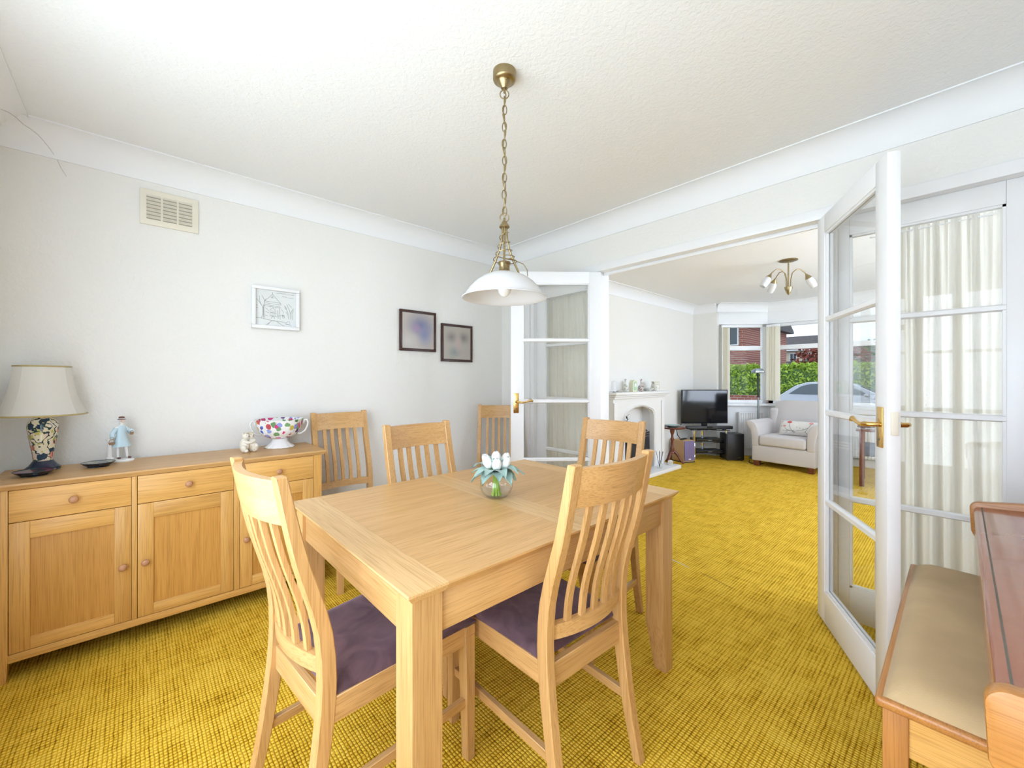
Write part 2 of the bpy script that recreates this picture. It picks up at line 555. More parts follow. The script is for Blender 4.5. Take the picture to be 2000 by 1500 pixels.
def brick_mat():
    m, t, b = new_mat('red_brick')
    tcn = N(t, 'ShaderNodeTexCoord')
    mpn = N(t, 'ShaderNodeMapping')
    mpn.inputs['Rotation'].default_value = (R(90), 0, 0)
    t.links.new(tcn.outputs['Object'], mpn.inputs['Vector'])
    br = N(t, 'ShaderNodeTexBrick')
    br.inputs['Color1'].default_value = (0.42, 0.15, 0.10, 1)
    br.inputs['Color2'].default_value = (0.32, 0.10, 0.075, 1)
    br.inputs['Mortar'].default_value = (0.55, 0.47, 0.42, 1)
    br.inputs['Scale'].default_value = 1.0
    br.inputs['Mortar Size'].default_value = 0.012
    br.inputs['Brick Width'].default_value = 0.34
    br.inputs['Row Height'].default_value = 0.14
    t.links.new(mpn.outputs[0], br.inputs['Vector'])
    t.links.new(br.outputs['Color'], b.inputs['Base Color'])
    b.inputs['Roughness'].default_value = 0.85


brick_mat()


# ------------------------------------------------------------------ mesh helpers
class MB:
    def __init__(self):
        self.v = []
        self.f = []

    def add(self, vs, fs):
        o = len(self.v)
        self.v += [tuple(p) for p in vs]
        self.f += [tuple(i + o for i in f) for f in fs]
        return self

    def hexa(self, p):
        """p: four bottom points counter-clockwise, then four top points"""
        return self.add(p, [(3, 2, 1, 0), (4, 5, 6, 7), (0, 1, 5, 4), (1, 2, 6, 5), (2, 3, 7, 6), (3, 0, 4, 7)])

    def box(self, x0, x1, y0, y1, z0, z1):
        x0, x1 = min(x0, x1), max(x0, x1)
        y0, y1 = min(y0, y1), max(y0, y1)
        z0, z1 = min(z0, z1), max(z0, z1)
        return self.hexa([(x0, y0, z0), (x1, y0, z0), (x1, y1, z0), (x0, y1, z0), (x0, y0, z1), (x1, y0, z1), (x1, y1, z1), (x0, y1, z1)])

    def prism(self, poly, axis, a, b):
        """poly: 2-D points; extruded along axis from a to b"""
        def p3(u, w, s):
            return {'X': (s, u, w), 'Y': (u, s, w), 'Z': (u, w, s)}[axis]
        n = len(poly)
        vs = [p3(u, w, a) for u, w in poly] + [p3(u, w, b) for u, w in poly]
        fs = [tuple(range(n - 1, -1, -1)), tuple(range(n, 2 * n))]
        fs += [(i, (i + 1) % n, n + (i + 1) % n, n + i) for i in range(n)]
        return self.add(vs, fs)

    def lathe(self, prof, seg=24, c=(0, 0, 0), sx=1.0, sy=1.0, wave=None, ring=False):
        """prof: (radius, z) from bottom to top; radius 0 ends are closed by a small ring"""
        vs, fs = [], []
        n = len(prof)
        for r, z in prof:
            for k in range(seg):
                a = 2 * PI * k / seg
                w = wave(a, r, z) if wave else 0.0
                vs.append((c[0] + (r + w) * math.cos(a) * sx, c[1] + (r + w) * math.sin(a) * sy, c[2] + z))
        for i in range(n - 1):
            for k in range(seg):
                k2 = (k + 1) % seg
                fs.append((i * seg + k, i * seg + k2, (i + 1) * seg + k2, (i + 1) * seg + k))
        if ring:        # profile closes on itself: no end caps
            for k in range(seg):
                k2 = (k + 1) % seg
                fs.append(((n - 1) * seg + k, (n - 1) * seg + k2, k2, k))
        else:
            fs.append(tuple(range(seg - 1, -1, -1)))
            fs.append(tuple((n - 1) * seg + k for k in range(seg)))
        return self.add(vs, fs)

    def tube(self, pts, r, seg=8, closed=False, flat=1.0):
        pts = [Vector(p) for p in pts]
        n = len(pts)
        rs = r if isinstance(r, (list, tuple)) else [r] * n
        vs, fs = [], []
        up = None
        for i, p in enumerate(pts):
            if closed:
                d = pts[(i + 1) % n] - pts[i - 1]
            else:
                d = pts[min(i + 1, n - 1)] - pts[max(i - 1, 0)]
            d.normalize()
            if up is None:
                up = Vector((0, 0, 1)) if abs(d.z) < 0.9 else Vector((1, 0, 0))
            s = d.cross(up)
            if s.length < 1e-6:
                s = d.cross(Vector((0, 1, 0)))
            s.normalize()
            up = s.cross(d).normalized()
            for k in range(seg):
                a = 2 * PI * k / seg
                vs.append(p + (s * math.cos(a) + up * math.sin(a) * flat) * rs[i])
        m = n if closed else n - 1
        for i in range(m):
            j = (i + 1) % n
            for k in range(seg):
                k2 = (k + 1) % seg
                fs.append((i * seg + k, i * seg + k2, j * seg + k2, j * seg + k))
        if not closed:
            fs.append(tuple(range(seg - 1, -1, -1)))
            fs.append(tuple((n - 1) * seg + k for k in range(seg)))
        return self.add(vs, fs)

    def ball(self, c, rx, ry=None, rz=None, seg=14, rings=9):
        ry = ry or rx
        rz = rz or rx
        prof = []
        for i in range(rings + 1):
            a = -PI / 2 + PI * i / rings
            prof.append((max(1e-4, math.cos(a)), math.sin(a)))
        vs, fs = [], []
        for r, z in prof:
            for k in range(seg):
                a = 2 * PI * k / seg
                vs.append((c[0] + r * math.cos(a) * rx, c[1] + r * math.sin(a) * ry, c[2] + z * rz))
        for i in range(rings):
            for k in range(seg):
                k2 = (k + 1) % seg
                fs.append((i * seg + k, i * seg + k2, (i + 1) * seg + k2, (i + 1) * seg + k))
        return self.add(vs, fs)

    def grid(self, nx, ny, fn, thick=None):
        """surface fn(u, v) -> point, u and v in 0..1; with thick (a vector function or offset) it becomes a closed slab"""
        vs, fs = [], []
        for j in range(ny + 1):
            for i in range(nx + 1):
                vs.append(fn(i / nx, j / ny))
        w = nx + 1
        for j in range(ny):
            for i in range(nx):
                a = j * w + i
                fs.append((a, a + 1, a + w + 1, a + w))
        if thick is not None:
            o = len(vs)
            vs += [tuple(Vector(p) + Vector(thick)) for p in vs]
            fs += [tuple(o + k for k in reversed(f)) for f in list(fs)]
            ring = [i for i in range(nx + 1)] + [j * w + nx for j in range(1, ny + 1)] + [ny * w + i for i in range(nx - 1, -1, -1)] + [j * w for j in range(ny - 1, 0, -1)]
            for a, b2 in zip(ring, ring[1:] + ring[:1]):
                fs.append((b2, a, a + o, b2 + o))
        return self.add(vs, fs)

    def mesh(self, name, mat, bevel=0.0, smooth=None, bseg=2):
        me = bpy.data.meshes.new(name)
        bm = bmesh.new()
        vs = [bm.verts.new(p) for p in self.v]
        for f in self.f:
            try:
                bm.faces.new([vs[i] for i in f])
            except ValueError:
                pass
        bmesh.ops.recalc_face_normals(bm, faces=bm.faces[:])
        if bevel:
            es = [e for e in bm.edges if len(e.link_faces) == 2 and e.calc_face_angle(0) > 0.6]
            bmesh.ops.bevel(bm, geom=es, offset=bevel, segments=bseg, profile=0.5, affect='EDGES', clamp_overlap=True)
        bm.to_mesh(me)
        bm.free()
        me.materials.append(MATS[mat])
        if smooth is not None or bevel:
            me.polygons.foreach_set('use_smooth', [True] * len(me.polygons))
            me.set_sharp_from_angle(angle=R(smooth if smooth else 40))
        me.update()
        return me


WLOC = {}


def part(name, mb, mat, parent, world=False, bevel=0.0, smooth=None, label=None, kind=None, bseg=2):
    if world and parent is not None:
        o = WLOC[parent.name]
        mb.v = [(p[0] - o[0], p[1] - o[1], p[2] - o[2]) for p in mb.v]
    ob = bpy.data.objects.new(name, mb.mesh(name, mat, bevel, smooth, bseg))
    COL.objects.link(ob)
    if parent is not None:
        ob.parent = parent
        WLOC[ob.name] = WLOC[parent.name]
    else:
        WLOC[ob.name] = (0, 0, 0)
    if label:
        ob['label'] = label
    if kind:
        ob['kind'] = kind
    return ob


def tag(o, label, cat, group=None, kind=None):
    o['label'] = label
    o['category'] = cat
    if group:
        o['group'] = group
    if kind:
        o['kind'] = kind
    return o


def thing(name, label, cat, loc=(0, 0, 0), rz=0.0, group=None, kind=None):
    o = bpy.data.objects.new(name, None)
    o.empty_display_size = 0.05
    COL.objects.link(o)
    o.location = loc
    o.rotation_euler = (0, 0, rz)
    WLOC[o.name] = tuple(loc)
    return tag(o, label, cat, group, kind)


def struct(name, mb, mat, label, cat, bevel=0.0, smooth=None):
    o = part(name, mb, mat, None, bevel=bevel, smooth=smooth)
    return tag(o, label, cat, kind='structure')


def copy_tree(o, parent=None):
    c = o.copy()
    COL.objects.link(c)
    c.parent = parent
    WLOC[c.name] = WLOC[o.name]
    for ch in list(o.children):
        copy_tree(ch, c)
    return c


def B(*a):
    return MB().box(*a)


def arc(cx, cy, r, a0, a1, n):
    return [(cx + r * math.cos(a0 + (a1 - a0) * i / n), cy + r * math.sin(a0 + (a1 - a0) * i / n)) for i in range(n + 1)]


def interp(tab, z):
    """smooth interpolation in a table of (z, value)"""
    if z <= tab[0][0]:
        return tab[0][1]
    for i in range(len(tab) - 1):
        z0, a = tab[i]
        z1, b = tab[i + 1]
        if z <= z1:
            t = (z - z0) / (z1 - z0)
            m0 = (b - tab[i - 1][1]) / (z1 - tab[i - 1][0]) if i > 0 else (b - a) / (z1 - z0)
            m1 = (tab[i + 2][1] - a) / (tab[i + 2][0] - z0) if i + 2 < len(tab) else (b - a) / (z1 - z0)
            h = z1 - z0
            return (2 * t ** 3 - 3 * t * t + 1) * a + (t ** 3 - 2 * t * t + t) * h * m0 + (-2 * t ** 3 + 3 * t * t) * b + (t ** 3 - t * t) * h * m1
    return tab[-1][1]


# ================================================================== THE ROOMS
XL, XR, XLR = -3.02, 0.75, 1.30          # left wall, dining right wall, lounge right wall
YR, YP, YPB, YW = -0.50, 2.629, 2.749, 6.87  # rear wall, partition front and back, front wall
H = 2.44
BAY = [(-2.635, 6.95), (-2.09, 7.49), (0.52, 7.49), (1.06, 6.95)]

foot = [(XL - .12, YR - .12), (XR + .12, YR - .12), (XR + .12, YP), (XLR + .12, YP), (XLR + .12, YW + .1), (1.10, YW + .1), (0.57, 7.62), (-2.14, 7.62), (-2.68, YW + .1), (XL - .12, YW + .1)]
struct('floor', MB().prism(foot, 'Z', -0.06, 0.0), 'gold_woven_carpet', 'gold-yellow tweed-weave fitted carpet running through both rooms', 'floor')
struct('ceiling', MB().prism(foot, 'Z', H, H + 0.06), 'stippled_ceiling', 'white stippled ceiling over both rooms', 'ceiling')
struct('wall_left', B(XL - .12, XL, YR - .12, YW + .13, 0, H), 'cream_wallpaper', 'long cream textured wall with sideboard, pictures and fireplace', 'wall')
m = MB()
m.box(XL, -2.12, YR - .12, YR, 0, H).box(0.68, XR + .12, YR - .12, YR, 0, H)
m.box(-2.12, 0.68, YR - .12, YR, 0, 0.28).box(-2.12, 0.68, YR - .12, YR, 2.15, H)
struct('wall_rear', m, 'cream_wallpaper', 'cream rear wall around the garden window behind the viewer', 'wall')
struct('wall_right', B(XR, XR + .12, YR, YP, 0, H), 'cream_wallpaper', 'cream dining room wall behind the piano', 'wall')
m = MB().box(XL, -2.63, YP, YPB, 0, H).box(0.26, XLR + .12, YP, YPB, 0, H).box(-2.63, 0.26, YP, YPB, 2.10, H)
struct('wall_partition', m, 'cream_wallpaper', 'cream dividing wall above and beside the glazed doors', 'wall')
m = MB().box(XLR, XLR + .12, YPB, 3.15, 0, H).box(XLR, XLR + .12, 6.2, YW + .1, 0, H)
m.box(XLR, XLR + .12, 3.15, 6.2, 0, 0.6).box(XLR, XLR + .12, 3.15, 6.2, 2.1, H)
struct('wall_lounge', m, 'cream_wallpaper', 'cream lounge side wall around the added window', 'wall')
m = MB().box(XL, -2.635, YW, YW + .13, 0, H).box(1.06, XLR, YW, YW + .13, 0, H)
struct('wall_front', m, 'cream_wallpaper', 'narrow cream front wall beside the bay window', 'wall')


def off_line(p, q, d):
    """offset of the line p-q to its outer side (left of p->q is outside)"""
    v = Vector((q[0] - p[0], q[1] - p[1]))
    v.normalize()
    n = Vector((-v.y, v.x)) * d
    return (p[0] + n.x, p[1] + n.y), (q[0] + n.x, q[1] + n.y)


BAYO = [(-2.72, 6.99), (-2.14, 7.61), (0.57, 7.61), (1.145, 6.99)]
m = MB()
for i in range(3):
    p, q, po, qo = BAY[i], BAY[i + 1], BAYO[i], BAYO[i + 1]
    for z0, z1 in ((0, 0.80), (2.12, H)):
        m.hexa([(*p, z0), (*q, z0), (*qo, z0), (*po, z0), (*p, z1), (*q, z1), (*qo, z1), (*po, z1)])
struct('wall_bay', m, 'cornice_white', 'white dwarf wall and bulkhead of the bay window', 'wall')

# coved cornices
CD, CP = 0.129, 0.122
cove = [(0, 0)] + [(0, -CD), (0.007, -CD)] + [(CP - (CP - .007) * math.cos(a), -CD + .006 + (CD - .010) * math.sin(a)) for a in [PI / 2 * k / 10 for k in range(11)]] + [(CP, -.006), (CP + .006, -.006), (CP + .006, 0)]


def cove_run(n, p, q, inward, label):
    """straight run of cove from p to q; inward: unit vector from the wall into the room"""
    vs, fs = [], []
    k = len(cove)
    for (px, py) in (p, q):
        for u, w in cove:
            vs.append((px + inward[0] * u, py + inward[1] * u, H + w))
    fs.append(tuple(range(k)))
    fs.append(tuple(range(2 * k - 1, k - 1, -1)))
    fs += [(i, (i + 1) % k, k + (i + 1) % k, k + i) for i in range(k)]
    struct('trim_%d' % n, MB().add(vs, fs), 'cornice_white', label, 'cornice', smooth=30)


cove_run(1, (XL, YR), (XL, YP), (1, 0), 'white coved cornice above the sideboard wall of the dining room')
cove_run(2, (XL, YP), (XR, YP), (0, -1), 'white coved cornice above the glazed doors')
cove_run(3, (XL, YR), (XR, YR), (0, 1), 'white coved cornice over the garden window')
cove_run(4, (XR, YR), (XR, YP), (-1, 0), 'white coved cornice above the piano wall')
cove_run(5, (XL, YPB), (XL, YW), (1, 0), 'white coved cornice above the fireplace in the lounge')
cove_run(6, (XL, YW), (-2.635, YW), (0, -1), 'short white coved cornice beside the bay')
cove_run(7, (-2.635, 6.87), BAY[1], (0.70, -0.71), 'white coved cornice over the angled side of the bay')
cove_run(8, BAY[1], BAY[2], (0, -1), 'white coved cornice over the front of the bay')
cove_run(9, (XLR, YPB), (XLR, YW), (-1, 0), 'white coved cornice on the lounge side wall')

# skirting boards


def skirt(side, x0, x1, y0, y1, label):
    struct('baseboard_' + side, B(x0, x1, y0, y1, 0, 0.11), 'skirting', label, 'skirting board', bevel=0.004)


skirt('left', XL, XL + .016, YR, YP, 'white skirting board along the sideboard wall')
skirt('lounge_left', XL, XL + .016, YPB, YW, 'white skirting board along the fireplace wall')
skirt('partition_left', XL + .016, -2.70, YP - .016, YP, 'short white skirting board in the dining room corner')
skirt('partition_right', 0.33, XR, YP - .016, YP, 'short white skirting board behind the piano')
skirt('right', XR - .016, XR, YR, YP, 'white skirting board behind the piano back')
skirt('front', XL + .016, -2.635, YW - .016, YW, 'white skirting board behind the television')
skirt('bay', BAY[1][0] + .01, BAY[2][0] - .01, 7.474, 7.49, 'white skirting board under the bay window')

# ------------------------------------------------------------------ partition frame, glazed doors, sidelights
ZB, ZT = 0.165, 1.955
MUN = [0.612, 1.057, 1.523]
fr = thing('trim_10', 'white painted door frame and architrave of the room divider', 'door frame', (-1.185, YP, 0), kind='structure')
part('architrave', B(-2.69, 0.32, YP - .018, YP, 2.052, 2.110), 'gloss_white', fr, True, bevel=.005)
part('architrave', B(-2.69, -2.625, YP - .018, YP, 0, 2.052), 'gloss_white', fr, True, bevel=.005)
part('architrave', B(0.255, 0.32, YP - .018, YP, 0, 2.052), 'gloss_white', fr, True, bevel=.005)
part('frame_head', B(-2.63, 0.26, YP - .004, YPB + .004, 2.052, 2.10), 'gloss_white', fr, True, bevel=.003)
part('door_stop', B(-1.873, -0.496, YP + .045, YP + .062, 2.030, 2.052), 'gloss_white', fr, True, bevel=.002)
part('frame_post', B(-1.945, -1.873, YP - .004, YPB + .004, 0, 2.052), 'gloss_white', fr, True, bevel=.004)
part('frame_post', B(-0.496, -0.424, YP - .004, YPB + .004, 0, 2.052), 'gloss_white', fr, True, bevel=.004)
part('frame_post', B(-2.63, -2.585, YP - .004, YPB + .004, 0, 2.052), 'gloss_white', fr, True, bevel=.004)
part('frame_post', B(0.215, 0.26, YP - .004, YPB + .004, 0, 2.052), 'gloss_white', fr, True, bevel=.004)
keep = part('door_keep', MB().prism(arc(0, 0, .012, 0, PI, 8) + [(-.012, -.045), (.012, -.045)], 'Y', -.004, .006), 'ivory_plastic', fr)
keep.location = (-0.455 + 1.185, YPB - YP + .005, 1.2)


def glazed(parent, x0, x1, y0, y1, ztop, stile, bottom, stile2=None, name_pane='pane'):
    """glazed leaf in local coordinates: stiles, rails, glazing bars and panes, in the plane x-z, thickness y0..y1"""
    g0, g1 = x0 + stile, x1 - (stile2 or stile)
    part('stile', B(x0, g0, y0, y1, bottom, ztop), 'gloss_white', parent, bevel=.003)
    part('stile', B(g1, x1, y0, y1, bottom, ztop), 'gloss_white', parent, bevel=.003)
    part('rail', B(g0, g1, y0, y1, ZT, ztop), 'gloss_white', parent, bevel=.002)
    part('rail', B(g0, g1, y0, y1, bottom, ZB), 'gloss_white', parent, bevel=.002)
    ym = (y0 + y1) / 2
    for z in MUN:
        poly = [(y0 + .004, z - .009), (y0 + .004, z + .009), (ym - .005, z + .015), (ym + .005, z + .015), (y1 - .004, z + .009), (y1 - .004, z - .009), (ym + .005, z - .015), (ym - .005, z - .015)]
        part('glazing_bar', MB().prism(poly, 'X', g0, g1), 'gloss_white', parent)
    # moulded beads round the glass
    zs = [ZB] + MUN + [ZT]
    for k in range(4):
        za = zs[k] + (0.012 if k else 0.0)
        zb = zs[k + 1] - (0.012 if k < 3 else 0.0)
        bead = MB()
        for (ya, yb) in ((y0 + .006, ym - .003), (ym + .003, y1 - .006)):
            bead.box(g0, g0 + .010, ya, yb, za, zb).box(g1 - .010, g1, ya, yb, za, zb)
            if k == 3:
                bead.box(g0, g1, ya, yb, zb - .010, zb)
            if k == 0:
                bead.box(g0, g1, ya, yb, za, za + .010)
        part('glazing_bead', bead, 'gloss_white', parent)
        part(name_pane, B(g0 + .002, g1 - .002, ym - .002, ym + .002, za - .004, zb + .004), 'pane_glass', parent)


def lever(parent, x, y, z, side, tip):
    """brass lever handle on a long backplate; side: +1/-1 outward y, tip: direction of the lever in x"""
    ya = y
    pl = part('handle_plate', B(x - .020, x + .020, ya, ya + side * .006, z - .085, z + .065), 'brass', parent, bevel=.002)
    pts = [(x, ya, z), (x, ya + side * .035, z), (x + tip * .012, ya + side * .045, z), (x + tip * .05, ya + side * .046, z - .004), (x + tip * .085, ya + side * .046, z + .004), (x + tip * .112, ya + side * .046, z + .012), (x + tip * .125, ya + side * .046, z + .004)]
    part('lever', MB().tube(pts, [.009, .009, .009, .007, .006, .010, .007], 10), 'brass', pl, smooth=50)
    kh = MB().lathe([(.005, 0), (.005, .002)], 10)
    kh.v = [(x + p[0], ya + side * (.006 + p[2]), z - .055 + p[1]) for p in kh.v]
    part('keyhole', kh, 'slot_dark', pl)


DW = 0.69
d1 = thing('door_1', 'white glazed door leaf standing open at the right, nearest the piano stool', 'door', (-0.500, YP - .022, 0), math.atan2(-0.885, 0.4655), kind='structure')
glazed(d1, 0.003, DW + .004, 0.0, 0.040, 2.042, 0.088, 0.012)
lever(d1, DW - .040, 0.0, 1.055, -1, -1)
lever(d1, DW - .040, 0.040, 1.055, 1, -1)
part('latch', B(DW + .002, DW + .011, .009, .031, 1.02, 1.105), 'ivory_plastic', d1, bevel=.002)
d2 = thing('door_2', 'white glazed door leaf folded back towards the corner chair', 'door', (-1.873, YP + .004, 0), math.atan2(2.104 - 2.633, -2.331 + 1.873), kind='structure')
glazed(d2, 0.003, DW, 0.0, 0.040, 2.042, 0.088, 0.012)
lever(d2, DW - .040, 0.040, 1.055, 1, -1)
lever(d2, DW - .040, 0.0, 1.055, -1, -1)

for i, (xa, xb, lab) in enumerate(((-2.585, -1.945, 'white glazed side panel left of the doorway, seen through the open leaf'), (-0.424, 0.215, 'white glazed side panel right of the doorway with net curtain behind'))):
    w = thing('window_%d' % (i + 1), lab, 'glazed panel', (xa, YP + .04, 0), kind='structure')
    glazed(w, 0, xb - xa, 0, .04, 2.052, (0.100, 0.045)[i], 0.0, (0.045, 0.085)[i])

# net curtains hung on the lounge side of the side panels
for xa, xb, lab in ((-2.56, -1.97, 'cream gathered curtain behind the left glazed side panel'), (-0.295, 0.20, 'cream gathered curtain behind the right glazed side panel')):
    t = thing('curtain', lab, 'curtain', ((xa + xb) / 2, 2.80, 0), group='cream curtains on the glazed side panels')
    rnd = random.Random(int(xa * 100))
    ph = [rnd.uniform(0, 6.28) for _ in range(6)]

    def cur(u, v, xa=xa, xb=xb, ph=ph):
        x = xa + (xb - xa) * u
        z = 0.10 + (1.975 - 0.10) * v
        top = v ** 6
        y = 0.016 * math.sin(u * 46 + ph[0] + 0.9 * math.sin(u * 9 + ph[1]) + .5 * v) * (1 - .45 * top) + 0.008 * math.sin(u * 97 + ph[2] + v) + 0.006 * top * math.sin(u * 190 + ph[3])
        return (x + .004 * math.sin(u * 30 + v * 2), 2.80 + y, z)
    part('drape', MB().grid(150, 14, cur, (0, .0015, 0)), 'net_cream', t, True, smooth=60)
    part('curtain_wire', MB().tube([(xa - .02, 2.80, 1.955), (xb + .02, 2.80, 1.955)], .004, 8), 'gloss_white', t, True)

# rear garden window (behind the viewer)
w = thing('window_3', 'white garden window behind the viewer, leftmost light added for brightness', 'window', (-0.375, YR - .06, 0), kind='structure')
for x0, x1 in ((-2.12, -2.04), (-1.43, -1.35), (-0.74, -0.66), (-0.05, 0.03), (0.60, 0.68)):
    part('frame_upright', B(x0, x1, YR - .09, YR - .02, 0.28, 2.15), 'upvc_white', w, True, bevel=.004)
part('frame_rail', B(-2.12, .68, YR - .09, YR - .02, 0.28, 0.35), 'upvc_white', w, True, bevel=.004)
part('frame_rail', B(-2.12, .68, YR - .09, YR - .02, 2.08, 2.15), 'upvc_white', w, True, bevel=.004)
for a, b in REAR_PANES:
    part('pane', B(a, b, YR - .058, YR - .052, .35, 2.08), 'pane_glass', w, True)
w = thing('window_4', 'white three-light side window added to light the lounge', 'window', (XLR + .06, 4.68, 0), kind='structure')  # unseen window made up to hold the lounge lamps
for y0, y1 in ((3.15, 3.25), (4.15, 4.23), (5.13, 5.21), (6.11, 6.2)):
    part('frame_upright', B(XLR + .03, XLR + .09, y0, y1, .6, 2.1), 'upvc_white', w, True, bevel=.004)
part('frame_rail', B(XLR + .03, XLR + .09, 3.15, 6.2, .6, .64), 'upvc_white', w, True, bevel=.004)
part('frame_rail', B(XLR + .03, XLR + .09, 3.15, 6.2, 2.06, 2.1), 'upvc_white', w, True, bevel=.004)
for a, b in LSIDE_ADDED_PANES:
    part('pane', B(XLR + .058, XLR + .064, a, b, .64, 2.06), 'pane_glass', w, True)

# ------------------------------------------------------------------ bay window


def bay_section(n, p, q, lights, label):
    L = math.hypot(q[0] - p[0], q[1] - p[1])
    w = thing('window_%d' % n, label, 'window', (p[0], p[1], 0), math.atan2(q[1] - p[1], q[0] - p[0]), kind='structure')
    za, zb, zt = 0.84, 2.12, 1.735
    part('sill', B(-.02, L + .02, -.07, .10, .80, .84), 'upvc_white', w, bevel=.006)
    part('frame_rail', B(0, L, .02, .08, za, za + .055), 'upvc_white', w, bevel=.006)
    part('frame_rail', B(0, L, .02, .08, zb - .05, zb), 'upvc_white', w, bevel=.006)
    xs = [L * k / lights for k in range(lights + 1)]
    for k, x in enumerate(xs):
        a = x - (.075 if k else 0)
        b = x + (.075 if k < lights else 0)
        part('mullion', B(a, b, .02, .08, za, zb), 'upvc_white', w, bevel=.006)
    for k in range(lights):
        a, b = xs[k] + .075, xs[k + 1] - .075
        part('transom', B(a, b, .015, .085, zt - .035, zt + .035), 'upvc_white', w, bevel=.006)
        part('pane', B(a, b, .047, .053, za + .05, zt - .03), 'bay_glass', w)
        part('pane', B(a, b, .047, .053, zt + .03, zb - .04), 'bay_glass', w)
    return w


bay_section(5, BAY[0], BAY[1], 1, 'angled side light of the white bay window, by the television')
bay_section(6, BAY[1], BAY[2], 3, 'front lights of the white bay window behind the armchair')
bay_section(7, BAY[2], BAY[3], 1, 'angled far side light of the white bay window')


def blind(p, q, n, label):
    """stack of vertical blind louvres drawn together between p and q"""
    t = thing('vertical_blind', label, 'blind', (p[0], p[1], 0), math.atan2(q[1] - p[1], q[0] - p[0]), group='vertical blinds drawn back in the bay')
    L = math.hypot(q[0] - p[0], q[1] - p[1])
    part('head_rail', B(-.02, L + .02, -.02, .02, 2.06, 2.095), 'upvc_white', t, bevel=.003)
    for k in range(n):
        x = L * (k + .5) / n
        s = MB()
        dx, dy = .030, .020
        s.hexa([(x - dx, -dy, .90), (x - dx + .0035, -dy, .90), (x + dx + .0035, dy, .90), (x + dx, dy, .90), (x - dx, -dy, 2.06), (x - dx + .0035, -dy, 2.06), (x + dx + .0035, dy, 2.06), (x + dx, dy, 2.06)])
        part('louvre', s, 'blind_cream', t)
    return t


b1 = blind((-2.57, 6.93), (-2.50, 7.00), 5, 'cream vertical blind stack left of the angled bay light')
part('pull_cord', MB().tube([(-.03, -.06, 2.06), (-.03, -.062, 1.4), (-.03, -.06, 1.22), (-.028, -.06, 1.14)], .004, 6), 'upvc_white', b1)
blind((-2.055, 7.385), (-1.915, 7.392), 6, 'cream vertical blind stack on the bay mullion behind the armchair')

# radiators


def radiator(p, q, label):
    L = math.hypot(q[0] - p[0], q[1] - p[1])
    t = thing('radiator', label, 'radiator', (p[0], p[1], 0), math.atan2(q[1] - p[1], q[0] - p[0]), group='white panel radiators in the bay')
    m = MB()
    n = max(3, int(L / .034))
    poly = []
    for k in range(n):
        a = L * k / n
        d = L / n
        poly += [(a, -.03), (a + d * .15, -.045), (a + d * .6, -.045), (a + d * .75, -.03)]
    poly += [(L, -.03), (L, -.012), (0, -.012)]
    m.prism(poly, 'Z', .13, .69)
    part('panel', m, 'radiator_white', t)
    part('top_grille', B(0, L, -.048, .0, .69, .705), 'radiator_white', t, bevel=.002)
    for x in (L * .15, L * .85):
        part('bracket', B(x, x + .03, -.014, .03, .2, .6), 'radiator_white', t)
    part('pipe', MB().tube([(.03, -.03, .13), (.03, -.03, .0)], .009, 8), 'radiator_white', t)
    part('valve', MB().lathe([(.014, 0), (.017, .01), (.017, .05), (.01, .055)], 10, (.03, -.03, .05)), 'radiator_white', t, smooth=40)


radiator((-2.41, 7.11), (-2.13, 7.39), 'white ribbed radiator under the angled bay light')
radiator((-1.75, 7.44), (-0.30, 7.44), 'long white ribbed radiator under the front of the bay')


# hairline plaster crack running down through the corner of the cornice
plain('crack_grey', (0.45, 0.43, 0.40), 0.9)
part('plaster_crack', MB().tube([(-2.8531, -0.4440, 2.4139), (-2.8914, -0.4266, 2.4242), (-2.9363, -0.4123, 2.4287), (-2.9599, -0.3940, 2.4166), (-2.9707, -0.3734, 2.4084), (-2.9833, -0.3525, 2.3958), (-2.9967, -0.3345, 2.3768), (-3.0072, -0.3174, 2.3530), (-3.0114, -0.3061, 2.3339), (-3.0183, -0.2932, 2.3107), (-3.0197, -0.2814, 2.2752), (-3.0197, -0.2623, 2.2382)], .0009, 5), 'crack_grey', bpy.data.objects['trim_1'])

# seam of the carpet at the doorway
plain('bare_jute', (0.60, 0.52, 0.38), 0.9)
plain('seam_gold', (0.30, 0.17, 0.01), 0.9)
se = thing('trim_11', 'worn carpet seam crossing the doorway between the rooms', 'carpet seam', (-1.2, 2.65, 0), kind='structure')
part('bare_strip', MB().hexa([(-1.46, 2.706, 0), (-1.19, 2.642, 0), (-1.19, 2.648, 0), (-1.46, 2.722, 0), (-1.46, 2.706, .0012), (-1.19, 2.642, .0012), (-1.19, 2.648, .0012), (-1.46, 2.722, .0012)]), 'bare_jute', se, True)
part('seam_line', MB().hexa([(-1.11, 2.628, 0), (-.90, 2.570, 0), (-.90, 2.573, 0), (-1.11, 2.633, 0), (-1.11, 2.628, .001), (-.90, 2.570, .001), (-.90, 2.573, .001), (-1.11, 2.633, .001)]), 'seam_gold', se, True)

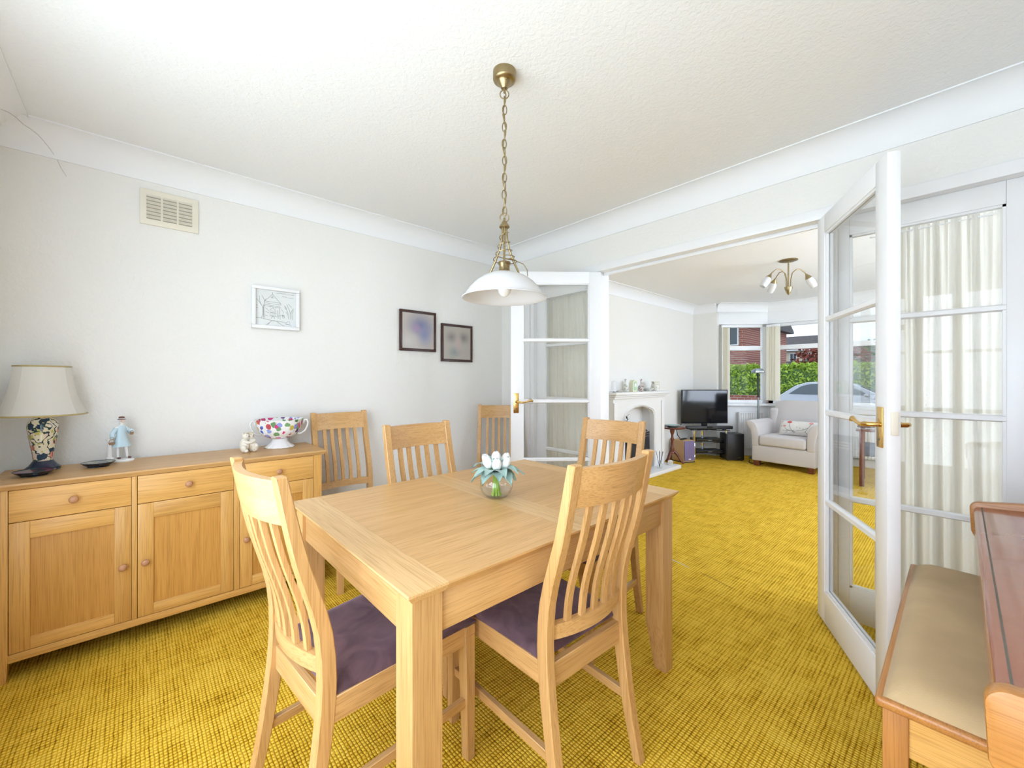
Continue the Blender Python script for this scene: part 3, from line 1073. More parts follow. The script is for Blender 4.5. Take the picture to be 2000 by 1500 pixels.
# wall vent
t = thing('air_vent', 'ivory louvred air vent high on the cream wall', 'vent', (XL, 0.137, 2.075))
part('grille_plate', MB().box(XL, XL + .012, .009, .264, 2.075, 2.269), 'ivory_plastic', t, True, bevel=.003)
m = MB()
for i in range(3):
    for j in range(7):
        ya = .036 + i * .069
        z = 2.106 + j * .0195
        m.box(XL + .012, XL + .0126, ya, ya + .060, z, z + .013)
part('slot', m, 'slot_grey', t, True, kind='stuff')
for i in range(3):
    for j in range(7):
        ya = .036 + i * .069
        z = 2.106 + j * .0195
        s = MB().hexa([(XL + .0126, ya, z + .013), (XL + .020, ya, z + .004), (XL + .020, ya + .060, z + .004), (XL + .0126, ya + .060, z + .013), (XL + .0126, ya, z + .016), (XL + .0215, ya, z + .006), (XL + .0215, ya + .060, z + .006), (XL + .0126, ya + .060, z + .016)])
        part('louvre', s, 'ivory_plastic', t, True)

# ================================================================== PICTURES ON THE WALL


def framed(name, label, y0, y1, z0, z1, bw, depth, fmat, pmat, recess):
    t = thing(name, label, 'picture', (XL, (y0 + y1) / 2, (z0 + z1) / 2))
    hy, hz = (y1 - y0) / 2, (z1 - z0) / 2
    for (a, b, c, d) in ((-hy, hy, hz - bw, hz), (-hy, hy, -hz, -hz + bw), (-hy, -hy + bw, -hz + bw, hz - bw), (hy - bw, hy, -hz + bw, hz - bw)):
        part('frame_side', B(.002, depth, a, b, c, d), fmat, t, bevel=min(.004, bw * .3))
    part('print', B(.004, depth - recess, -hy + bw * .8, hy - bw * .8, -hz + bw * .8, hz - bw * .8), pmat, t)
    return t, hy - bw, hz - bw, depth - recess


framed('framed_photograph', 'dark-framed blurred print with a blue shape, left one of the pair on the cream wall', 1.537, 1.871, 1.455, 1.787, .022, .022, 'dark_frame', 'photo_blue', .006)
framed('framed_photograph', 'dark-framed blurred greyish print, lower right one of the pair on the cream wall', 1.924, 2.256, 1.380, 1.709, .022, .022, 'dark_frame', 'photo_grey', .006)
t, iy, iz, px = framed('framed_sketch', 'white box frame holding an ink sketch of a tower and bare tree', .527, .802, 1.548, 1.819, .022, .035, 'gloss_white', 'paper_white', .022)
INK = [
    [(.42, .96), (.42, .90)], [(.42, .90), (.23, .69)], [(.42, .90), (.62, .67)], [(.23, .69), (.62, .67)], [(.22, .64), (.63, .62)], [(.23, .69), (.22, .64)], [(.62, .67), (.63, .62)],
    [(.19, .60), (.62, .56)], [(.19, .60), (.19, .56), (.63, .53)], [(.38, .80), (.46, .80), (.42, .86), (.38, .80)], [(.42, .84), (.42, .80)],
    [(.21, .55), (.21, .22)], [(.60, .53), (.61, .20)], [(.36, .46), (.36, .30), (.50, .29), (.50, .45), (.43, .51), (.36, .46)], [(.41, .44), (.41, .31)], [(.46, .44), (.46, .31)], [(.36, .38), (.50, .37)],
    [(.39, .20), (.39, .23), (.43, .27), (.47, .23), (.47, .20)], [(.35, .28), (.52, .27)], [(.35, .52), (.37, .52)], [(.42, .52), (.44, .52)], [(.49, .51), (.51, .51)],
    [(.0, .20), (.14, .20), (.20, .19), (.36, .16), (.50, .15), (.62, .13)], [(.30, .02), (.39, .14), (.50, .15)], [(.50, .15), (.60, .08), (.72, .02)], [(.25, .0), (.34, .09)],
    [(.15, .20), (.18, .30), (.18, .50), (.14, .58), (.06, .70)], [(.21, .19), (.20, .32), (.195, .52), (.23, .60), (.22, .72), (.16, .84)], [(.14, .58), (.10, .70), (.10, .82)], [(.22, .66), (.26, .76)], [(.06, .70), (.03, .73)],
    [(.0, .55), (.06, .55)], [(.0, .48), (.07, .48)], [(.0, .42), (.03, .42)],
    [(.55, .46), (.56, .22)], [(.53, .30), (.60, .30), (.66, .33)], [(.64, .50), (.69, .44), (.69, .38)], [(.66, .34), (.71, .34), (.72, .26), (.68, .24), (.66, .34), (.70, .30)], [(.68, .32), (.71, .28)], [(.66, .30), (.70, .33)],
    [(.74, .60), (.80, .44), (.83, .24)], [(.78, .66), (.86, .46), (.88, .24)], [(.82, .68), (.90, .58)], [(.88, .40), (.95, .56)], [(.92, .22), (.91, .40), (.96, .52)], [(.76, .44), (.80, .36)], [(.72, .62), (.76, .50)],
    [(.76, .08), (.80, .16), (.84, .16), (.87, .08), (.76, .08)], [(.72, .09), (.90, .05)], [(.24, .50), (.30, .46), (.32, .40)], [(.24, .40), (.33, .36)], [(.24, .30), (.30, .27)], [(.62, .14), (.78, .12)],
]
rn = random.Random(4)
for z0, ya, yb in ((.955, .52, .78), (.945, .80, .97), (.865, .66, .80), (.855, .83, .96)):
    x = ya
    ln = []
    while x < yb:
        ln.append((x, z0 + rn.uniform(-.008, .008)))
        x += .013
    INK.append(ln)
m = MB()
for ln in INK:
    pts = [(px + .0004, -iy + 2 * iy * u, -iz + 2 * iz * v) for u, v in ln]
    m.tube(pts, .00075, 4, flat=0.9)
part('ink_drawing', m, 'ink', t)
part('glazing', B(px + .012, px + .013, -iy, iy, -iz, iz), 'pane_glass', t)

# ================================================================== SIDEBOARD
sb = thing('sideboard', 'oak sideboard with three drawers over three panelled doors', 'sideboard', (-2.79, 0.19, 0))
SF, SBK = -2.575, -2.985
tp = MB()
zt0, zt1 = .775, .80
y0, y1 = -.455, .838
tp.hexa([(SBK, y0 + .012, zt0), (SF + .004, y0 + .012, zt0), (SF + .004, y1 - .014, zt0), (SBK, y1 - .014, zt0), (SBK, y0, zt0 + .018), (SF + .012, y0, zt0 + .018), (SF + .012, y1, zt0 + .018), (SBK, y1, zt0 + .018)])
tp.hexa([(SBK, y0, zt0 + .018), (SF + .012, y0, zt0 + .018), (SF + .012, y1, zt0 + .018), (SBK, y1, zt0 + .018), (SBK, y0 + .002, zt1), (SF + .010, y0 + .002, zt1), (SF + .010, y1 - .002, zt1), (SBK, y1 - .002, zt1)])
part('top', tp, 'oak_Y', sb, True)
for (a, b) in ((-.430, -.384), (.767, .812)):
    for (xa, xb) in ((SF - .045, SF), (SBK, SBK + .045)):
        lg = MB().box(xa, xb, a, b, .10, .775)
        s = .006
        lg.hexa([(xa + s, a + s, 0), (xb - s, a + s, 0), (xb - s, b - s, 0), (xa + s, b - s, 0), (xa, a, .10), (xb, a, .10), (xb, b, .10), (xa, b, .10)])
        part('leg', lg, 'oak_honey_Z', sb, True)
    part('side_panel', B(SBK + .045, SF - .045, a + .008, b - .008, .085, .775), 'oak_honey_Z', sb, True)
for (a, b) in ((-.0195, -.0015), (.3745, .3985)):
    part('divider', B(SF - .03, SF, a, b, .114, .774), 'oak_honey_Z', sb, True, bevel=.001)
part('bottom_rail', B(SF - .03, SF + .001, -.384, .767, .080, .113), 'oak_honey_Y', sb, True, bevel=.0015)
part('back_panel', B(SBK, SBK + .01, -.384, .767, .08, .774), 'oak_honey_Y', sb, True)
part('carcass', B(SBK + .01, SF - .031, -.384, .767, .085, .774), 'slot_dark', sb, True)


def knob(parent, y, z):
    k = MB()
    k.lathe([(.006, 0), (.005, .008), (.009, .012), (.0145, .018), (.0155, .023), (.012, .028), (.004, .030)], 16)
    k.v = [(SF + p[2], y + p[1], z + p[0]) for p in k.v]
    part('knob', k, 'knob_wood', parent, True, smooth=50)


for i, (a, b, ky) in enumerate(((-.382, -.021, -.049), (.0005, .3725, .027), (.4005, .765, .427))):
    dr = part('drawer_front', B(SF - .018, SF, a, b, .6435, .7725), 'oak_honey_Y', sb, True, bevel=.0012)
    knob(dr, (a + b) / 2, .709)
    st = .056
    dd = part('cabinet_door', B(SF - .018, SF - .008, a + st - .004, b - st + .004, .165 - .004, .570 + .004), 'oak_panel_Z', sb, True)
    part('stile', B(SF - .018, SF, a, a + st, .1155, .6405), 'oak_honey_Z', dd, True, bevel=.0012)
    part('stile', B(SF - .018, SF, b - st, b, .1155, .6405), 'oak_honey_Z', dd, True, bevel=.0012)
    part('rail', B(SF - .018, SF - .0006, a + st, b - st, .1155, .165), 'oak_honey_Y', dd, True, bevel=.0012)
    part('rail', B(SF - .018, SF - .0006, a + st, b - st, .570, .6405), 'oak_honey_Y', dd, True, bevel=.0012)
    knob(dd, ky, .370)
ZS = .80

# ---- table lamp
t = thing('table_lamp', 'table lamp with flared cream silk shade on a floral art pottery base', 'lamp', (-2.885, -.325, ZS))
part('foot', MB().lathe([(.054, 0), (.057, .006), (.057, .014), (.046, .024), (.038, .036), (.032, .046)], 28), 'art_vase_foot', t, smooth=40)
part('vase', MB().lathe([(.032, .046), (.033, .060), (.036, .090), (.042, .125), (.047, .160), (.0505, .190), (.051, .206), (.048, .224), (.039, .238), (.029, .246)], 32), 'art_vase', t, smooth=60)
part('neck', MB().lathe([(.027, .246), (.027, .254), (.016, .258), (.014, .30), (.014, .33)], 20), 'brass', t, smooth=40)
part('bulb', MB().ball((0, 0, .365), .028, .028, .038), 'bulb_white', t, smooth=60)
NP = 8


def shade_r(v):
    return interp([(0, .144), (.12, .132), (.3, .118), (.55, .104), (.8, .0955), (1, .0905)], v)


z0, z1 = .258, .483
pan = MB()
vs, fs = [], []
nv, nu = 12, 4
for k in range(NP):
    a0, a1 = 2 * PI * (k + .2) / NP, 2 * PI * (k + 1.2) / NP
    for rad_off in (0.0,):
        def sp_(u, v, a0=a0, a1=a1):
            r = shade_r(v)
            p0 = Vector((math.cos(a0) * r, math.sin(a0) * r, z0 + (z1 - z0) * v))
            p1 = Vector((math.cos(a1) * r, math.sin(a1) * r, z0 + (z1 - z0) * v))
            p = p0.lerp(p1, u)
            bul = 1 + .055 * math.sin(PI * u)
            return (p.x * bul, p.y * bul, p.z)
        pm = MB().grid(nu, nv, sp_)
        part('shade_panel', pm, 'shade_silk', t, smooth=60)
for v, nm in ((0.0, 'bottom_braid'), (1.0, 'top_braid')):
    ring = []
    for k in range(NP * 4):
        j = k / 4
        a0 = 2 * PI * (math.floor(j) + .2) / NP
        a1 = a0 + 2 * PI / NP
        u = j - math.floor(j)
        r = shade_r(v)
        bul = 1 + .055 * math.sin(PI * u)
        ring.append(((math.cos(a0) * (1 - u) + math.cos(a1) * u) * r * bul, (math.sin(a0) * (1 - u) + math.sin(a1) * u) * r * bul, z0 + (z1 - z0) * v))
    part(nm, MB().tube(ring, .0042, 6, closed=True), 'gold_trim', t, smooth=60)
m = MB()
for k in range(3):
    a = 2 * PI * k / 3
    m.tube([(0, 0, z1 - .03), (math.cos(a) * .088, math.sin(a) * .088, z1 - .004)], .002, 5)
part('shade_carrier', m, 'brass', t)

# ---- pottery dishes


def dish(label, x, y, r, mat):
    t = thing('pottery_dish', label, 'dish', (x, y, ZS), group='dark art pottery dishes on the sideboard')
    part('body', MB().lathe([(r * .62, 0), (r * .64, .004), (r * .80, .010), (r * .97, .019), (r, .021), (r * .985, .022), (r * .95, .0200), (r * .80, .0125), (r * .55, .0065), (.003, .005)], 36), 'art_vase_foot', t, smooth=40)
    part('painted_well', MB().lathe([(r * .955, .0205), (r * .80, .0135), (r * .55, .0075), (r * .05, .006)], 36), mat, t, smooth=60)


dish('dark green dish with crimson flowers in front of the lamp', -2.750, -.335, .066, 'dish_green')
dish('dark dish with cream blossom between the lamp and the figurine', -2.825, -.140, .062, 'dish_floral')

# ---- figurine of a lady with baskets
plain('coat_blue', (0.55, 0.72, 0.80), 0.25, var=0.06, vscale=60)
plain('skin_china', (0.80, 0.62, 0.52), 0.25)
plain('basket_brown', (0.36, 0.22, 0.12), 0.5)
plain('hat_brown', (0.16, 0.07, 0.05), 0.35)
t = thing('figurine', 'china figurine in pale blue coat and dark hat beside a white pillar', 'figurine', (-2.93, -.062, ZS), R(35))
part('plinth', MB().lathe([(.058, 0), (.060, .006), (.055, .013), (.050, .014)], 24, sy=.8), 'porcelain', t, smooth=40)
fig = bpy.data.meshes.new('body')
# continuous skinned figure: pelvis root, legs, torso, head, arms
sk_v = [(0, 0, .105), (0, 0, .145), (0, 0, .172), (0, 0, .186), (0, .002, .204), (0, .002, .222),
        (-.002, -.013, .085), (-.002, -.014, .050), (0, -.015, .018), (.014, -.017, .016),
        (.004, .014, .085), (.010, .017, .050), (.014, .019, .018), (.028, .022, .016),
        (0, -.024, .170), (-.004, -.040, .140), (.010, -.048, .120),
        (0, .024, .170), (.008, .036, .146), (.024, .030, .160)]
sk_e = [(0, 1), (1, 2), (2, 3), (3, 4), (4, 5), (0, 6), (6, 7), (7, 8), (8, 9), (0, 10), (10, 11), (11, 12), (12, 13), (2, 14), (14, 15), (15, 16), (2, 17), (17, 18), (18, 19)]
sk_r = [.019, .016, .018, .007, .011, .010, .009, .007, .005, .005, .009, .007, .005, .005, .009, .007, .005, .009, .007, .005]
fig.from_pydata(sk_v, sk_e, [])
fo = bpy.data.objects.new('body', fig)
COL.objects.link(fo)
fo.parent = t
WLOC[fo.name] = WLOC[t.name]
sm = fo.modifiers.new('skin', 'SKIN')
for i, sv in enumerate(fig.skin_vertices[0].data if fig.skin_vertices else []):
    pass
if not fig.skin_vertices:
    bmx = bmesh.new()
    bmx.from_mesh(fig)
    bmx.verts.layers.skin.verify()
    bmx.to_mesh(fig)
    bmx.free()
for i, sv in enumerate(fig.skin_vertices[0].data):
    sv.radius = (sk_r[i], sk_r[i])
    sv.use_root = (i == 0)
fo.modifiers.new('sub', 'SUBSURF').levels = 2
fo.modifiers['sub'].render_levels = 2
fig.materials.append(MATS['porcelain'])
part('coat', MB().lathe([(.040, .076), (.038, .080), (.030, .105), (.022, .130), (.021, .150), (.023, .166), (.018, .180), (.008, .186)], 24, sx=.8, sy=1.0, wave=lambda a, r, z: .0035 * math.sin(a * 7) * max(0, (.12 - z) / .05) if z < .12 else 0), 'coat_blue', t, smooth=60)
for s in (-1, 1):
    pts = [(0, s * .022, .172), (-.004 if s < 0 else .008, s * .038, .143), (.010 if s < 0 else .022, s * (.046 if s < 0 else .032), .124 if s < 0 else .157)]
    part('sleeve', MB().tube(pts, [.010, .0095, .010], 10), 'coat_blue', t, smooth=60)
part('face', MB().ball((.005, .002, .208), .0095, .009, .011), 'skin_china', t, smooth=60)
part('hat', MB().lathe([(.017, .2145), (.0165, .2165), (.0125, .218), (.012, .228), (.007, .2315)], 18, (0, .002, 0)), 'hat_brown', t, smooth=40)
part('hat_band', MB().lathe([(.0132, .2175), (.0132, .2215)], 18, (0, .002, 0)), 'porcelain', t, smooth=40)
for (x, y, z, r) in ((.012, -.050, .098, .014), (.026, .030, .140, .009)):
    bk = part('basket', MB().lathe([(r * .7, -.006), (r, .004), (r * .9, .005)], 14, (x, y, z), sx=.8), 'basket_brown', t, smooth=40)
    part('basket_handle', MB().tube([(x, y + r * math.cos(a) * .9, z + .004 + r * 1.3 * math.sin(a)) for a in [PI * k / 8 for k in range(9)]], .0014, 5), 'basket_brown', bk)
part('shoe', MB().ball((.010, -.017, .0185), .012, .006, .005), 'hat_brown', t, smooth=60)
part('shoe', MB().ball((.024, .021, .0185), .012, .006, .005), 'hat_brown', t, smooth=60)
part('pillar', MB().lathe([(.015, .012), (.015, .024), (.010, .028), (.0095, .105), (.014, .112), (.015, .120)], 14, (-.012, -.043, 0)), 'porcelain', t, smooth=40)

# ---- pair of hugging bears
t = thing('bear_ornament', 'small cream ornament of two hugging polar bears', 'ornament', (-2.80, .475, ZS), R(20))
bm_ = MB()
for s in (-1, 1):
    bm_.ball((0, s * .020, .040), .026, .024, .042).ball((.004, s * .014, .094), .020, .018, .019)
    bm_.ball((.019, s * .012, .093), .011, .009, .008)
    bm_.ball((-.002, s * .026, .111), .006, .005, .006).ball((-.002, s * .004, .112), .006, .005, .006)
    bm_.ball((.020, s * .026, .012), .022, .012, .012).ball((.016, s * .034, .026), .020, .014, .022)
    bm_.tube([(.008, s * .030, .066), (.022, s * .018, .058), (.024, -s * .004, .056)], [.011, .010, .008], 10)
part('bears', bm_, 'bear_cream', t, smooth=60)
m = MB()
for s in (-1, 1):
    m.ball((.0295, s * .012, .094), .003).ball((.021, s * .0195, .100), .002).ball((.022, s * .006, .100), .002)
part('noses_and_eyes', m, 'hat_brown', t, smooth=60)

# ---- footed floral bowl
t = thing('footed_bowl', 'two-handled white china footed bowl painted with bright flowers', 'bowl', (-2.862, .655, ZS), R(74))


def flute(a, r, z):
    return .004 * math.sin(a * 12) if z < .02 else 0.0


part('foot', MB().lathe([(.078, 0), (.079, .004), (.072, .012), (.054, .028), (.043, .044), (.044, .056), (.050, .062)], 48, wave=flute), 'porcelain', t, smooth=50)
part('foot_rim', MB().tube([((.079 + .004 * math.sin(12 * a)) * math.cos(a), (.079 + .004 * math.sin(12 * a)) * math.sin(a), .003) for a in [2 * PI * k / 96 for k in range(96)]], .0016, 5, closed=True), 'gold_trim', t, smooth=60)


def lob(a, r, z):
    return .006 * math.sin(a * 6) * max(0, (z - .10) / .08)


bw = MB()
prof = [(.048, .058), (.070, .066), (.096, .082), (.113, .105), (.120, .130), (.125, .155), (.131, .176)]
bw.lathe(prof + [(.128, .177), (.121, .155), (.116, .130), (.108, .106), (.090, .085), (.060, .070), (.004, .066)], 60, wave=lob)
part('bowl', bw, 'floral_china', t, smooth=60)
for s in (-1, 1):
    pts = [(s * x, 0, z) for x, z in ((.098, .083), (.118, .082), (.140, .098), (.154, .128), (.157, .150), (.148, .168), (.136, .165), (.132, .150), (.134, .142))]
    part('handle', MB().tube(pts, [.006, .006, .0055, .005, .005, .005, .005, .005, .004], 8), 'porcelain', t, smooth=60)

# ================================================================== DINING TABLE
TX0, TX1, TY0, TY1, TZ = -1.742, -0.803, 0.432, 1.692, 0.75
tb = thing('dining_table', 'light oak extending dining table with square tapered legs', 'table', ((TX0 + TX1) / 2, (TY0 + TY1) / 2, 0))


def slab(name, x0, x1, y0, y1, mat, cx0=0, cx1=0, cy0=0, cy1=0):
    """top board with the underside cut back on the outer edges"""
    zt, zm, zb = TZ, TZ - .006, TZ - .026
    m = MB()
    m.hexa([(x0 + cx0, y0 + cy0, zb), (x1 - cx1, y0 + cy0, zb), (x1 - cx1, y1 - cy1, zb), (x0 + cx0, y1 - cy1, zb), (x0, y0, zm), (x1, y0, zm), (x1, y1, zm), (x0, y1, zm)])
    m.hexa([(x0, y0, zm), (x1, y0, zm), (x1, y1, zm), (x0, y1, zm), (x0, y0, zt), (x1, y0, zt), (x1, y1, zt), (x0, y1, zt)])
    part(name, m, mat, tb, True)


g = .0006
cut = .016
YM = 1.066
slab('end_board', TX0, TX1, TY0, TY0 + .105, 'oak_pale_X', cut, cut, cut, 0)
slab('end_board', TX0, TX1, TY1 - .105, TY1, 'oak_pale_X', cut, cut, 0, cut)
slab('leaf', TX0, TX1, TY0 + .105 + g, YM - .052, 'oak_Y', cut, cut)
slab('leaf', TX0, TX1, YM + .052, TY1 - .105 - g, 'oak_Y', cut, cut)
slab('centre_strip', TX0, TX1, YM - .052 + g, YM - g * 1.5, 'oak_pale_X', cut, cut)
slab('centre_strip', TX0, TX1, YM + g * 1.5, YM + .052 - g, 'oak_pale_X', cut, cut)
LG, IN = .078, .020
for sx, sy in ((0, 0), (1, 0), (1, 1), (0, 1)):
    xa = TX0 + IN if sx == 0 else TX1 - IN - LG
    ya = TY0 + IN if sy == 0 else TY1 - IN - LG
    xb, yb = xa + LG, ya + LG
    ix, iy_ = (1 if sx == 0 else -1), (1 if sy == 0 else -1)
    m = MB().box(xa, xb, ya, yb, .20, TZ - .026)
    d = .026
    bx0, bx1 = (xa, xb - d) if sx == 0 else (xa + d, xb)
    by0, by1 = (ya, yb - d) if sy == 0 else (ya + d, yb)
    m.hexa([(bx0, by0, 0), (bx1, by0, 0), (bx1, by1, 0), (bx0, by1, 0), (xa, ya, .20), (xb, ya, .20), (xb, yb, .20), (xa, yb, .20)])
    part('leg', m, 'oak_Z', tb, True)
AP = .010
zA, zB = .622, TZ - .027
part('apron', B(TX0 + IN + LG, TX1 - IN - LG, TY0 + IN + AP, TY0 + IN + AP + .022, zA, zB), 'oak_X', tb, True, bevel=.001)
part('apron', B(TX0 + IN + LG, TX1 - IN - LG, TY1 - IN - AP - .022, TY1 - IN - AP, zA, zB), 'oak_X', tb, True, bevel=.001)
part('apron', B(TX0 + IN + AP, TX0 + IN + AP + .022, TY0 + IN + LG, TY1 - IN - LG, zA, zB), 'oak_Y', tb, True, bevel=.001)
part('apron', B(TX1 - IN - AP - .022, TX1 - IN - AP, TY0 + IN + LG, TY1 - IN - LG, zA, zB), 'oak_Y', tb, True, bevel=.001)

# ================================================================== DINING CHAIRS
REAR = [(0, -.290), (.15, -.258), (.36, -.229), (.50, -.221), (.62, -.232), (.80, -.282), (1.0, -.322)]
DEP = [(0, .026), (.2, .034), (.42, .040), (.6, .037), (.8, .032), (1.0, .027)]
CW = .190
SFR = .045      # seat runs this much further forward


def make_chair():
    t = thing('dining_chair', 'oak dining chair', 'chair', (0, 0, 0))
    zs = [0, .06, .12, .18, .24, .30, .36, .42, .48, .54, .60, .66, .72, .78, .84, .90, .95, 1.0]
    for s in (-1, 1):
        ya, yb = (CW - .033, CW) if s > 0 else (-CW, -CW + .033)
        poly = [(interp(REAR, z), z) for z in zs] + [(interp(REAR, z) + interp(DEP, z), z) for z in reversed(zs)]
        part('back_post', MB().prism(poly, 'Y', ya, yb), 'oak_Z', t, bevel=.003, smooth=25, bseg=1)
    for s in (-1, 1):
        yo = s * .208
        yi = s * .168
        lo = s * .176
        m = MB()
        y0_, y1_ = min(yo, yi), max(yo, yi)
        l0, l1 = (lo, yo) if s > 0 else (yo, lo)
        q = SFR
        m.hexa([(.186 + q, l0, 0), (.214 + q, l0, 0), (.214 + q, l1, 0), (.186 + q, l1, 0), (.176 + q, y0_, .40), (.216 + q, y0_, .40), (.216 + q, y1_, .40), (.176 + q, y1_, .40)])
        m.box(.176 + q, .216 + q, y0_, y1_, .40, .432)
        part('front_leg', m, 'oak_Z', t, bevel=.0015, bseg=1)
        # side rail and side stretcher (slightly splayed towards the front)
        a0, a1 = s * .187, s * .200

        def bar(x0, x1, z0, z1, w, ya, yb):
            return MB().hexa([(x0, ya - w, z0), (x1, yb - w, z0), (x1, yb + w, z0), (x0, ya + w, z0), (x0, ya - w, z1), (x1, yb - w, z1), (x1, yb + w, z1), (x0, ya + w, z1)])
        part('side_rail', bar(-.19, .178 + SFR, .372, .436, .010, s * .178, s * .192), 'oak_X', t, bevel=.0015, bseg=1)
        part('stretcher', bar(-.222, .186 + SFR, .172, .200, .009, s * .176, s * .190), 'oak_X', t, bevel=.0015, bseg=1)
    part('front_rail', B(.186 + SFR, .208 + SFR, -.168, .168, .372, .436), 'oak_Y', t, bevel=.0015, bseg=1)
    part('rear_rail', B(-.212, -.190, -CW + .033, CW - .033, .355, .425), 'oak_Y', t, bevel=.0015, bseg=1)

    def bow(y):
        return -.030 * (1 - (y / (CW - .033)) ** 2)

    def curved(z0, z1, th, n=14):
        W2 = CW - .033

        def mid(z):
            return interp(REAR, z) + interp(DEP, z) * .5
        vs, fs = [], []
        for i in range(n + 1):
            y = -W2 + 2 * W2 * i / n
            for (z, d) in ((z0, -th / 2), (z0, th / 2), (z1, th / 2), (z1, -th / 2)):
                vs.append((mid(z) + bow(y) + d, y, z))
        for i in range(n):
            for k in range(4):
                k2 = (k + 1) % 4
                fs.append((i * 4 + k, i * 4 + k2, (i + 1) * 4 + k2, (i + 1) * 4 + k))
        fs.append((0, 1, 2, 3))
        fs.append((n * 4 + 3, n * 4 + 2, n * 4 + 1, n * 4))
        return MB().add(vs, fs)
    part('crest_rail', curved(.880, .990, .022), 'oak_Y', t, smooth=30)
    part('lower_back_rail', curved(.492, .535, .022), 'oak_Y', t, smooth=30)
    for k in range(5):
        y = (k - 2) * .052
        m = MB()
        zz = [.530 + (.885 - .530) * i / 10 for i in range(11)]
        vs, fs = [], []
        for z in zz:
            x = interp(REAR, z) + interp(DEP, z) * .5 + bow(y)
            for (dx, dy) in ((-.006, -.011), (.006, -.011), (.006, .011), (-.006, .011)):
                vs.append((x + dx, y + dy, z))
        for i in range(10):
            for q in range(4):
                q2 = (q + 1) % 4
                fs.append((i * 4 + q, i * 4 + q2, (i + 1) * 4 + q2, (i + 1) * 4 + q))
        fs.append((3, 2, 1, 0))
        fs.append((40, 41, 42, 43))
        part('slat', m.add(vs, fs), 'oak_Z', t, smooth=30)
    # padded seat

    def seat(u, v):
        x = -.190 + (.412 + SFR) * u
        w = .182 + .026 * u
        if u < .12:
            w -= .030 * (1 - u / .12) ** 2 * 0
        y = (2 * v - 1) * w
        ex = min(u, 1 - u) / .10
        ey = min(v, 1 - v) / .10
        e = min(1, ex) ** .5 * min(1, ey) ** .5 if min(ex, ey) > 0 else 0
        z = .440 + .028 * e + .004 * math.sin(u * 7) * math.sin(v * 6)
        return (x, y, z)
    pad = part('seat_pad', MB().grid(22, 22, seat, (0, 0, -.004)), 'plum_suede', t, smooth=70)
    # close the underside at rail height
    me = pad.data
    for vtx in me.vertices:
        if vtx.co.z < .4395:
            vtx.co.z = .434
    return t


ch0 = make_chair()
GRP = 'six matching oak dining chairs'
CHAIRS = [
    ((-1.245, .530), 90 + 5, 'oak slat-back chair with plum seat at the near end of the table, by the sideboard'),
    ((-.975, 1.020), 180 - 2, 'oak slat-back chair with plum seat on the open carpet side of the table'),
    ((-1.585, 1.075), 0 + 1, 'oak slat-back chair tucked under the wall side of the table'),
    ((-1.285, 1.660), 270 + 5, 'oak slat-back chair at the far end of the table before the fireplace'),
    ((-2.630, 1.045), 0, 'spare oak slat-back chair against the cream wall beside the sideboard'),
    ((-2.585, 2.205), math.degrees(math.atan2(-.675, .738)), 'spare oak slat-back chair in the corner, half hidden by the folded-back glazed door'),
]
for i, ((x, y), a, lab) in enumerate(CHAIRS):
    o = ch0 if i == 0 else copy_tree(ch0)
    o.location = (x, y, 0)
    o.rotation_euler = (0, 0, R(a))
    tag(o, lab, 'chair', GRP)

# ================================================================== FLOWERS ON THE TABLE
t = thing('flower_vase', 'round clear glass vase of white tulips and sage leaves on the table', 'vase', (-1.255, 1.062, TZ))
gp = [(.030, .002), (.045, .006), (.060, .022), (.0665, .044), (.064, .066), (.052, .085), (.043, .092), (.045, .096)]
part('glass_bowl', MB().lathe([(r, z) for r, z in gp] + [(r - .0025, z + .0005) for r, z in reversed(gp)] + [(.002, .005)], 36), 'bowl_glass', t, smooth=60)
part('water', MB().lathe([(.026, .006), (.042, .009), (.055, .022), (.0595, .034)], 32), 'bowl_glass', t, smooth=60)
rn = random.Random(3)
m = MB()
for k in range(9):
    a = 2 * PI * k / 9
    r0, r1 = .016 + .004 * rn.random(), .010
    m.tube([(math.cos(a) * r0, math.sin(a) * r0, .008), (math.cos(a) * .008, math.sin(a) * .008, .05), (math.cos(a) * r1, math.sin(a) * r1, .10), (math.cos(a) * .03, math.sin(a) * .03, .115)], [.0045, .004, .0035, .003], 7)
part('stems', m, 'stem_green', t, smooth=60)


def leaf(base, tip, width, droop, up):
    base, tip = Vector(base), Vector(tip)
    d = tip - base
    side = d.cross(Vector((0, 0, 1)))
    side.normalize()
    nrm = side.cross(d).normalized()

    def fn(u, v):
        w = width * math.sin(PI * min(1, (u * .97 + .03)) ** .75) * (1 - .15 * u)
        s = 2 * v - 1
        p = base + d * u + side * s * w + nrm * (up * math.sin(PI * u) - droop * u * u - .22 * width * s * s * -1)
        return tuple(p)
    return MB().grid(8, 4, fn, tuple(-nrm * .0009))


